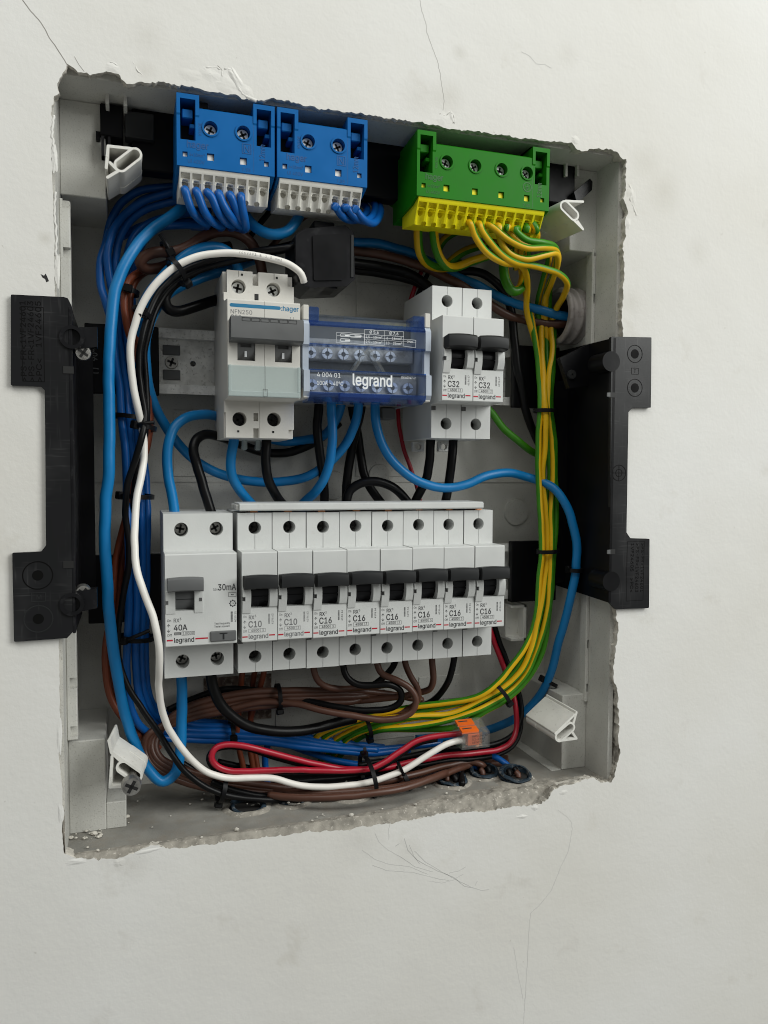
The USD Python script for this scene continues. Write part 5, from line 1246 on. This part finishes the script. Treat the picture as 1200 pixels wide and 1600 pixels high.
def wire_from_bay(label, name, mat, dia, blk, i, pts, phase=None):
    """A wire pushed into bay i of a terminal block, then through pixel points."""
    s = bay(*blk, i, 9.0, -40.4); s2 = bay(*blk, i, 3.6, -42.6)
    p = spline([s, s2] + [at(x, y, Y) for x, y, Y in pts], 1.2)
    if phase is None:
        return obj(name, tube(p, dia / 2), M[mat], smooth=True, label=label, cat='wire')
    t = thing(name, label, 'wire')
    obj('green_sheath', tube(p, dia / 2, 18, (0.0, 0.56), 0.0008, phase), M['green'], t, smooth=True)
    obj('yellow_stripe', tube(p, dia / 2, 18, (0.56, 1.0), 0.0008, phase), M['yellow'], t, smooth=True)
    return t


K1, K2, K3 = (TX1, TZ1, TP1, TO1), (TX2, TZ2, TP2, TO2), (TX3, TZ3, TP3, TO3)
ordw = ('first', 'second', 'third', 'fourth', 'fifth', 'sixth', 'seventh', 'eighth', 'ninth', 'tenth')
v_ = [[(291, 303, 4), (299, 328, 6), (311, 342, 12), (322, 350, 22), (320, 354, 34), (290, 352, 48), (250, 354, 56)],
      [(311, 308, 4), (320, 332, 6), (334, 348, 12), (346, 354, 22), (340, 356, 36), (300, 354, 50)],
      [(331, 308, 4), (340, 330, 6), (353, 347, 12), (364, 353, 22), (358, 356, 36), (310, 354, 52)],
      [(346, 314, 4), (358, 335, 6), (371, 350, 12), (380, 354, 22), (374, 356, 36), (330, 352, 54)],
      [(362, 310, 4), (371, 333, 7), (376, 348, 13), (378, 355, 22), (370, 356, 36), (340, 350, 56)],
      [(377, 315, 4), (382, 340, 7), (384, 352, 12), (383, 358, 22), (376, 358, 36), (350, 350, 56)]]
for i, v in enumerate(v_):
    wire_from_bay(f'{ordw[i]} thin blue wire from the left in the bays of the left blue block', 'neutral_wire', 'blue', 3.9, K1, i, v)
v_ = [[(524, 322, 5), (534, 337, 7), (548, 344, 13), (566, 340, 24), (574, 328, 36), (566, 318, 46), (548, 312, 54)],
      [(541, 324, 5), (554, 339, 7), (571, 345, 13), (584, 335, 24), (586, 320, 36), (576, 312, 46), (556, 308, 54)],
      [(555, 326, 5), (566, 341, 7), (581, 349, 12), (592, 340, 22), (594, 325, 34), (584, 315, 46), (562, 308, 54)]]
for i, v in enumerate(v_):
    wire_from_bay(f'{ordw[i]} curled thin blue wire under the right blue block, counted from the left', 'neutral_wire', 'blue', 3.9, K2, 5 + i, v)

# earth wires
ew = [(5, [(741, 366, 4), (760, 394, 4), (786, 410, 5), (812, 414, 10), (822, 428, 22), (824, 452, 36), (823, 485, 46), (838, 540, 50)], 0.69, 'leftmost'),
      (6, [(752, 358, 3), (767, 380, 3), (786, 400, 3), (806, 411, 5), (828, 414, 8), (852, 420, 10), (874, 428, 12), (886, 441, 16), (881, 462, 30), (868, 486, 46), (852, 540, 54)], 0.66, 'second'),
      (7, [(771, 356, 2), (793, 374, 2), (821, 387, 2), (850, 387, 4), (866, 389, 8), (872, 400, 14), (869, 420, 26), (858, 445, 40), (849, 482, 50), (846, 540, 52)], 0.74, 'third'),
      (8, [(779, 362, 5), (784, 380, 5), (796, 396, 5), (820, 405, 5), (850, 399, 6), (868, 396, 9), (871, 412, 18), (862, 440, 34), (852, 470, 48), (855, 540, 50)], 0.60, 'fourth'),
      (9, [(790, 356, 8), (804, 372, 10), (822, 384, 12), (846, 382, 16), (858, 400, 28), (848, 440, 44), (840, 480, 54), (850, 540, 56)], 0.22, 'fifth'),
      (10, [(804, 358, 3), (821, 374, 3), (848, 379, 4), (866, 385, 8), (870, 398, 16), (866, 420, 34), (858, 460, 50), (860, 540, 54)], 0.72, 'sixth'),
      (11, [(818, 350, 10), (812, 366, 22), (806, 384, 36), (806, 420, 48)], 0.25, 'seventh'), (12, [(831, 347, 6), (826, 362, 14), (818, 380, 28), (814, 420, 48), (826, 480, 58)], 0.66, 'rightmost')]
for b_, v, ph, od in ew:
    wire_from_bay(od + ' yellow-green earth wire leaving the yellow bays of the green block', 'earth_wire', None, 3.6, K3, b_, v, ph)
earth('yellow-green wire curling behind the right end of the yellow bays', 3.6, [(830, 330, 14), (838, 352, 12), (841, 368, 14), (832, 374, 24), (818, 372, 38), (800, 384, 50)], 0.5)
earth('left one of two thick yellow-green wires under the left end of the green block', 5.0, [(655, 325, 26), (654, 345, 26), (653, 372, 28), (657, 396, 32), (668, 412, 40), (690, 420, 48), (720, 412, 54)], 0.69, 0.0)
earth('right one of two thick yellow-green wires under the left end of the green block', 5.0, [(677, 325, 24), (677, 345, 24), (679, 372, 25), (685, 398, 27), (697, 416, 30), (712, 418, 35), (738, 408, 38), (766, 399, 42), (792, 396, 48), (820, 404, 56)], 0.25, 0.0)
earth('dark thick yellow-green wire passing behind towards the green block', 4.8, [(700, 412, 52), (722, 395, 50), (746, 386, 50), (775, 380, 52), (800, 384, 58)], 0.2)
earth('yellow-green wire in the shade behind the two thick ones', 4.6, [(682, 398, 62), (690, 378, 60), (708, 364, 58), (732, 356, 58), (764, 352, 60), (800, 356, 64)], 0.2)
earth('thick yellow-green wire bent in a U right of the C32 breakers', 5.6, [(788, 395, 38), (787, 420, 36), (791, 442, 34), (800, 456, 33), (811, 453, 34), (818, 438, 38), (822, 414, 46), (822, 390, 54)], 0.15, 0.0)
earth('yellow-green wire running down behind the C32 pair to the conduit side', 4.4, [(740, 620, 64), (768, 645, 58), (785, 668, 54), (808, 688, 50), (834, 708, 50), (862, 714, 56), (890, 718, 62)], 0.0, 0.002)
# vertical bundle of earth wires
inner = [(838, 540, 46), (842, 590, 42), (845, 640, 38), (842, 690, 38), (840, 740, 38), (843, 800, 36), (847, 860, 34), (842, 920, 34), (834, 970, 34), (820, 1012, 34), (801, 1044, 35), (776, 1068, 36), (744, 1086, 38), (700, 1099, 42), (650, 1106, 46), (590, 1116, 50)]
outer_ = [(866, 540, 46), (863, 590, 42), (861, 640, 38), (866, 690, 38), (869, 740, 38), (868, 800, 36), (866, 860, 34), (862, 920, 34), (857, 970, 34), (845, 1018, 34), (824, 1058, 35), (795, 1090, 36), (758, 1113, 38), (712, 1132, 42), (655, 1138, 46), (595, 1144, 50)]
tails = [[(540, 1130, 54), (500, 1146, 60), (480, 1170, 66)], [(540, 1136, 56), (505, 1154, 62), (490, 1180, 66)], [(545, 1144, 58), (522, 1158, 62), (505, 1185, 66)], [(545, 1152, 60), (528, 1172, 64), (516, 1186, 66)], [(560, 1155, 62), (535, 1175, 66), (525, 1190, 66)], [(560, 1150, 64), (530, 1164, 68), (500, 1190, 70)]]
ph_rng = np.random.default_rng(3)
ntop = {0: (828, 480, 52), 1: (840, 486, 52), 2: (848, 480, 54), 3: (853, 480, 52), 4: (858, 480, 54), 5: (866, 486, 54)}
for i in range(6):
    f = [(i + 0.0) / 5 + 0.10 * math.sin(1.7 * k + 2.1 * i) * (0 if k in (2, 6, 11) else 1) for k in range(len(inner))]
    pts = [ntop[i]] + [(a[0] + (b[0] - a[0]) * q, a[1] + (b[1] - a[1]) * q, a[2] + (3.2 if i % 2 else 0.0) + 1.2 * math.sin(k + i)) for a, b, q, k in zip(inner, outer_, f, range(99))]
    earth(('innermost', 'second', 'third', 'fourth', 'fifth', 'outermost')[i] + ' yellow-green earth wire of the tied bundle curving down the right side', 3.7, pts + tails[i], [0.25, 0.12, 0.60, 0.08, 0.66, 0.05][i], 0.0004)

# more wires in the shade at the top, behind the terminals
cable('live_wire', 'thin brown wire in the shade under the right blue block', BR, 3.2, [(410, 400, 70), (450, 360, 68), (490, 330, 66), (530, 316, 66), (600, 300, 66)])
cable('live_wire', 'thin black wire in the shade between the blue blocks', BK, 3.2, [(390, 370, 66), (410, 345, 64), (432, 315, 62), (445, 290, 60)])
earth('lone yellow-green wire in the shade left of the green block', 3.4, [(575, 296, 66), (600, 310, 66), (625, 326, 64), (650, 340, 58)], 0.3)
cable('neutral_wire', 'thin blue wire arching into the rightmost hole in the floor', 'blue', 3.6, [over_floor(x, y, h) for x, y, h in ((650, 1186, 5), (704, 1180, 7), (752, 1178, 9), (778, 1185, 8), (794, 1197, 5), (800, 1205, 1))] + [(801, 1207, over_floor(801, 1207, 0)[2] + 3)], dive=True)
cable('neutral_wire', 'thin blue wire going down into the right-hand pair of floor holes', 'blue', 3.6, [over_floor(x, y, h) for x, y, h in ((680, 1190, 4), (712, 1188, 6), (736, 1194, 5), (748, 1202, 1))] + [(749, 1204, over_floor(749, 1204, 0)[2] + 3)], dive=True)
cable('neutral_wire', 'thin blue wire falling behind the twin cable loop', 'blue', 3.8, [(430, 1150, 66), (418, 1165, 66), (414, 1190, 66), (420, 1240, 64)])

# ---------------------------------------------------------------- cable ties
def tie(label, px, py, Y, ang, ra, rb, head=0.9, tail=None, bw=2.3):
    """A nylon band round a bundle whose axis runs at ang degrees in the picture (0 = right, 90 = up)."""
    c_ = at(px, py, Y)
    t_ = np.array([math.cos(math.radians(ang)), 0, math.sin(math.radians(ang))])
    n_ = np.array([-t_[2], 0, t_[0]]); y_ = np.array([0, 1.0, 0])
    t = thing('cable_tie', label, 'cable tie', group='black cable ties')
    k = 40
    th = np.arange(k) / k * 2 * math.pi
    V_, F_ = [], []
    for q in th:
        e = n_ * math.cos(q) + y_ * math.sin(q)
        for o, w in ((0, -1), (0, 1), (1.0, 1), (1.0, -1)):
            V_.append(c_ + n_ * math.cos(q) * (ra + o) + y_ * math.sin(q) * (rb + o) + t_ * w * bw / 2)
    for i in range(k):
        j = (i + 1) % k
        for m_ in range(4):
            a, b = i * 4 + m_, i * 4 + (m_ + 1) % 4
            c2, d2 = j * 4 + (m_ + 1) % 4, j * 4 + m_
            F_ += [[a, b, c2], [a, c2, d2]]
    tm = trimesh.Trimesh(np.array(V_), F_, process=False); tm.fix_normals()
    obj('band', tm, M['tie'], t, smooth=40)
    q = 2 * math.pi * head
    hc = c_ + n_ * math.cos(q) * (ra + 1.6) + y_ * math.sin(q) * (rb + 1.6)
    e = n_ * math.cos(q) + y_ * math.sin(q); e /= np.linalg.norm(e)
    M4 = np.eye(4); M4[:3, 0], M4[:3, 1], M4[:3, 2], M4[:3, 3] = t_, e, np.cross(t_, e), hc
    hb = B(-2.0, 2.0, -1.5, 1.6, -2.1, 2.1, 0.5); hb.apply_transform(M4)
    obj('head', hb, M['tie'], t)
    if tail:
        p = at(*tail)
        pp = spline([hc, hc + (p - hc) * 0.4 + np.array([0, -1.2, 0]), p], 1.2)
        tt = tube(pp, 1.0, 8)
        v = np.array(tt.vertices)
        obj('tail', tt, M['tie'], t, smooth=40)
    return t


tie('black cable tie on the brown loop at the upper left, tail pointing up', 263, 396, 33, 30, 5.5, 6.0, 0.72, (250, 366, 24))
tie('black cable tie where the white cable crosses the upper left leads', 277, 425, 20, 38, 6.5, 11, 0.55, None)
tie('black cable tie round the pair of red-brown wires', 200, 456, 39, 80, 4.6, 6, 0.75, None)
tie('small black cable tie on the thin leads beside the white cable', 222, 489, 24, 60, 4.2, 5, 0.75, (217, 493, 12))
tie('black cable tie on the dark blue bundle below the upper rail', 202, 652, 50, 84, 7.6, 10, 0.6, None)
tie('black cable tie holding the white cable, lead and red-brown wires', 227, 668, 28, 80, 4.6, 11, 0.90, (241, 660, 16))
tie('black cable tie with its head right of the white cable at mid height', 214, 775, 38, 86, 7.6, 16, 0.93, None)
tie('black cable tie round the dark blue bundle beside the residual current breaker', 212, 996, 44, 86, 8.6, 9, 0.85, (234, 985, 34))
tie('black cable tie on the earth bundle beside the upper rail', 852, 642, 40, 90, 6.2, 5.5, 0.35, None)
tie('black cable tie on the earth bundle beside the lower breakers', 856, 861, 35.5, 92, 6.2, 5.5, 0.4, None)
tie('black cable tie on the curve of the earth bundle at the lower right', 783, 1083, 37, 36, 6.6, 6, 0.55, None)
tie('black cable tie on the left end of the earth bundle', 574, 1137, 52, 12, 6.0, 6, 0.5, None)
tie('black cable tie on the light blue cable beside the right bracket', 899, 891, 27, 88, 3.4, 3.4, 0.2, (910, 890, 26))
tie('black cable tie with round head on the light blue cable at the lower right', 858, 1066, 47, 62, 4.4, 5, 0.98, None)
tie('black cable tie on the brown bundle under the lower breakers', 435, 1089, 50, 3, 6.6, 6.5, 0.55, None)
tie('black cable tie on the dark blue wires at the bottom left', 362, 1146, 63, 0, 6.8, 8, 0.75, None)
tie('tall black cable tie round red pair, white and brown cables at the bottom', 575, 1212, 32, 8, 10.5, 15, 0.02, (570, 1170, 18))
tie('black cable tie on the white and brown cables right of the tall one', 628, 1212, 34, 25, 7.2, 12, 0.55, (622, 1192, 22))
tie('black cable tie on the brown wires left of the lever connector', 664, 1207, 50, 22, 6.0, 8, 0.5, None)
tie('black cable tie on the bundle where the white cable disappears', 346, 1228, 36, -14, 7.5, 11, 0.55, None)

# ---------------------------------------------------------------- lever connector
w = thing('lever_connector', 'small clear lever connector with orange levers joining white and red wires', 'wire connector')
a, b = at(722, 1148, 20), at(765, 1167, 20)
xw0, xw1, zw0, zw1 = a[0], b[0], b[2], a[2]
sh_ = ext_x([(20, zw0), (20, zw1), (33, zw1 + 4.6), (34, zw1 + 4.0), (34, zw0 + 1), (33, zw0)], xw0, xw1)
inn = ext_x([(20.8, zw0 + 0.8), (20.8, zw1 - 0.4), (32.6, zw1 + 3.6), (33.2, zw0 + 1.2)], xw0 + 0.8, xw1 - 0.8)
obj('clear_housing', cut(sh_, inn), M['clearp'], w)
obj('inner_clamp', cat_(B(xw0 + 4, xw1 - 3, 23.6, 24.4, zw0 + 1.2, zw1 - 1.0), B(xw0 + 5, xw1 - 3, 27.6, 28.4, zw0 + 1.2, zw1)), M['copper'], w)
for i, y in enumerate((21.2, 27.4)):
    zt_ = zw1 + (y - 20) * 0.354
    m = ext_x([(y, zt_ - 0.6), (y, zt_ + 0.6), (y + 4.4, zt_ + 2.1), (y + 4.4, zt_ + 0.5)], xw0 + 0.6, xw1 - 6.2)
    lv = obj('lever', m, M['orange'], w)
    obj('lever_mark', B(xw0 + 2, xw0 + 7.5, y + 2.2, y + 2.9, zt_ + 0.9, zt_ + 1.75), M['ink'], lv)
obj('lever_body', B(xw0 + 4.2, xw0 + 11.5, 21.2, 22.4, zw0 + 1.4, zw1 - 0.8, 0.3), M['orange'], w)
obj('printed_text', cat_(T('AWG 24-12', 1.2, xw0 + 6.2, zw1 - 2.2, 19.98), T('0,2-4 mm²', 1.1, xw0 + 6.2, zw1 - 4.0, 19.98), T('450V/32A', 1.1, xw0 + 6.2, zw1 - 5.8, 19.98)), M['ink'], w)

# ---------------------------------------------------------------- conduits
def corrugated(path, r, n=28, pitch=2.6, depth=0.55, rough=0):
    p = spline(path, 0.5)
    L = np.r_[0, np.cumsum(np.linalg.norm(np.diff(p, axis=0), axis=1))]
    V_, m_ = [], n
    t = np.gradient(p, axis=0); t /= np.linalg.norm(t, axis=1)[:, None]
    u = np.cross(t[0], [0.3, 1, 0.2]); us = []
    for k in range(len(p)):
        u = u - t[k] * np.dot(u, t[k]); u /= np.linalg.norm(u); us.append(u)
    us = np.array(us); vs = np.cross(t, us)
    an = np.arange(n) / n * 2 * math.pi
    rr = r + depth * np.sign(np.sin(L / pitch * 2 * math.pi)) * np.abs(np.sin(L / pitch * 2 * math.pi)) ** 0.5
    rings = [p[k] + rr[k] * (np.cos(an)[:, None] * us[k] + np.sin(an)[:, None] * vs[k]) for k in range(len(p))]
    inner_r = [p[k] + (r - depth - 0.9) * (np.cos(an)[:, None] * us[k] + np.sin(an)[:, None] * vs[k]) for k in range(len(p))]
    allr = rings + inner_r[::-1]
    V_ = np.vstack(allr); F_ = []
    K = len(allr)
    for k in range(K):
        k2 = (k + 1) % K
        for i in range(n):
            j = (i + 1) % n
            F_ += [[k * n + i, k * n + j, k2 * n + j], [k * n + i, k2 * n + j, k2 * n + i]]
    if rough:
        V_ = V_ + (np.stack([meshkit.fbm(V_ * 0.22, 3, rough), meshkit.fbm(V_ * 0.22, 3, rough + 9), meshkit.fbm(V_ * 0.22, 3, rough + 17)], -1) - 0.5) * [3.2, 3.2, 2.4]
    tm = trimesh.Trimesh(V_, F_, process=False); tm.fix_normals()
    return tm


c1, c2, c3 = at(884, 492, 50), at(880, 494, 66), at(870, 500, 78)
cd = thing('grey_conduit', 'grey corrugated conduit turning out of the back at the upper right, holding the supply cables', 'conduit')
k1 = at(873, 494, 47)
k1[0] = 198.0
obj('corrugated_tube', corrugated([k1, k1 + np.array([3.5, 0, 0]), k1 + np.array([9, 0.4, 0.2]), k1 + np.array([14.5, 1.0, 0.4])], 16.0, 44, 5.6, 1.1), M['conduit'], cd, smooth=50)
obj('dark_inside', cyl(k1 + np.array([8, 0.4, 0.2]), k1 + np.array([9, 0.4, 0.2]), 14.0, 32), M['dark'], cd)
def lump_on_floor(p, r, seed):
    n, k = 40, 5
    a = np.arange(n) / n * 2 * math.pi
    rows = []
    for j_, (dr, hz) in enumerate(((0.3, 0.9), (0.9, 1.6), (2.0, 1.3), (3.4, 0.6), (5.0, -0.6))):
        f_ = meshkit.fbm(np.c_[np.cos(a) * 1.4 + seed, np.sin(a) * 1.4, a * 0 + j_ * 0.6], 3, seed)
        front = 0.35 + 0.65 * np.clip(-np.sin(a) * 0.5 + 0.6, 0, 1)
        rr = r + dr * (0.5 + f_)
        rows.append(np.c_[p[0] + np.cos(a) * rr, p[1] + np.sin(a) * rr * 0.95, bz0 - 0.2 + hz * (0.3 + 1.5 * f_) * front])
    v = np.vstack(rows); f = []
    for j_ in range(k - 1):
        for i_ in range(n):
            b = (i_ + 1) % n
            f += [[j_ * n + i_, (j_ + 1) * n + i_, (j_ + 1) * n + b], [j_ * n + i_, (j_ + 1) * n + b, j_ * n + b]]
    return trimesh.Trimesh(v, f, process=False)


for i, (px, py, r_, h_) in enumerate(((386, 1256, 9.0, 2.0), (456, 1248, 8.0, 1.4), (548, 1240, 8, 1.0), (706, 1214, 8.2, 3.4), (756, 1203, 8.0, 3.0), (804, 1207, 8.8, 4.2))):
    z = bz0
    p = at_z(px, py, z + h_)
    t = thing('floor_conduit', ('leftmost dusty blue conduit end in the floor, under the cable bundle', 'second dusty blue conduit end in the floor from the left', 'flat blue conduit end in the floor, mostly hidden behind the cables', 'dusty blue conduit end in the floor in front of the lever connector',
                                'dusty conduit end in the floor holding brown wires', 'ringed dark conduit end in the floor at the right, thin blue wire inside')[i], 'conduit')
    obj('corrugated_tube', corrugated([p + np.array([0, 0, -8]), p + np.array([0.2, 0.2, -3]), p + np.array([0.3, -0.5, 0.6])], r_, 36, 2.4, 0.6, 3 + i), M['conduitblue'], t, smooth=50)
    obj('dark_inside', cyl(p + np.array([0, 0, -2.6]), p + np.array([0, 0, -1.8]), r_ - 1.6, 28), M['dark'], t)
    if h_ > 2.5:
        for a_ in range(3):
            c_ = p + np.array([3.0 * math.cos(2.1 * a_ + i), 3.0 * math.sin(2.1 * a_ + i), -2.2])
            obj('wire_stub', tube(spline([c_, c_ + np.array([0.4, 0.6, 1.8]), c_ + np.array([-0.6 + 0.5 * a_, 2.2, 3.0])], 0.6), 1.7, 10), M[('brown', 'cblack', 'cblack')[a_]], t, smooth=True)
    obj('mortar_collar', lump_on_floor(p, r_, i), M['mortar'], t, smooth=40)

# ---------------------------------------------------------------- plaster crumbs on the floor of the box
cr = random.Random(9)
parts = []
for i in range(150):
    px, py = (cr.uniform(130, 930), cr.uniform(1210, 1330)) if i < 110 else (cr.uniform(100, 160), cr.uniform(1296, 1312))
    z = bz0 + 0.7
    p = at_z(px, py, z)
    if not (1.5 < p[1] < 60 and bx0 + 1 < p[0] < bx1 - 1):
        continue
    s = trimesh.creation.icosphere(1, 1.0)
    r_ = cr.uniform(0.3, 0.9) * (1.7 if cr.random() < 0.12 else 1)
    v = np.array(s.vertices) * (0.7 + 0.6 * meshkit.noise(np.array(s.vertices) * 1.7 + i * 3, i))[:, None]
    s.vertices = v * [r_, r_ * 0.8, r_ * 0.65] + [p[0], p[1], z + r_ * 0.3]
    parts.append(s)
obj('plaster_crumbs', cat_(*parts), M['plaster'], label='loose crumbs of plaster scattered on the floor of the box', cat='debris', kind='stuff')
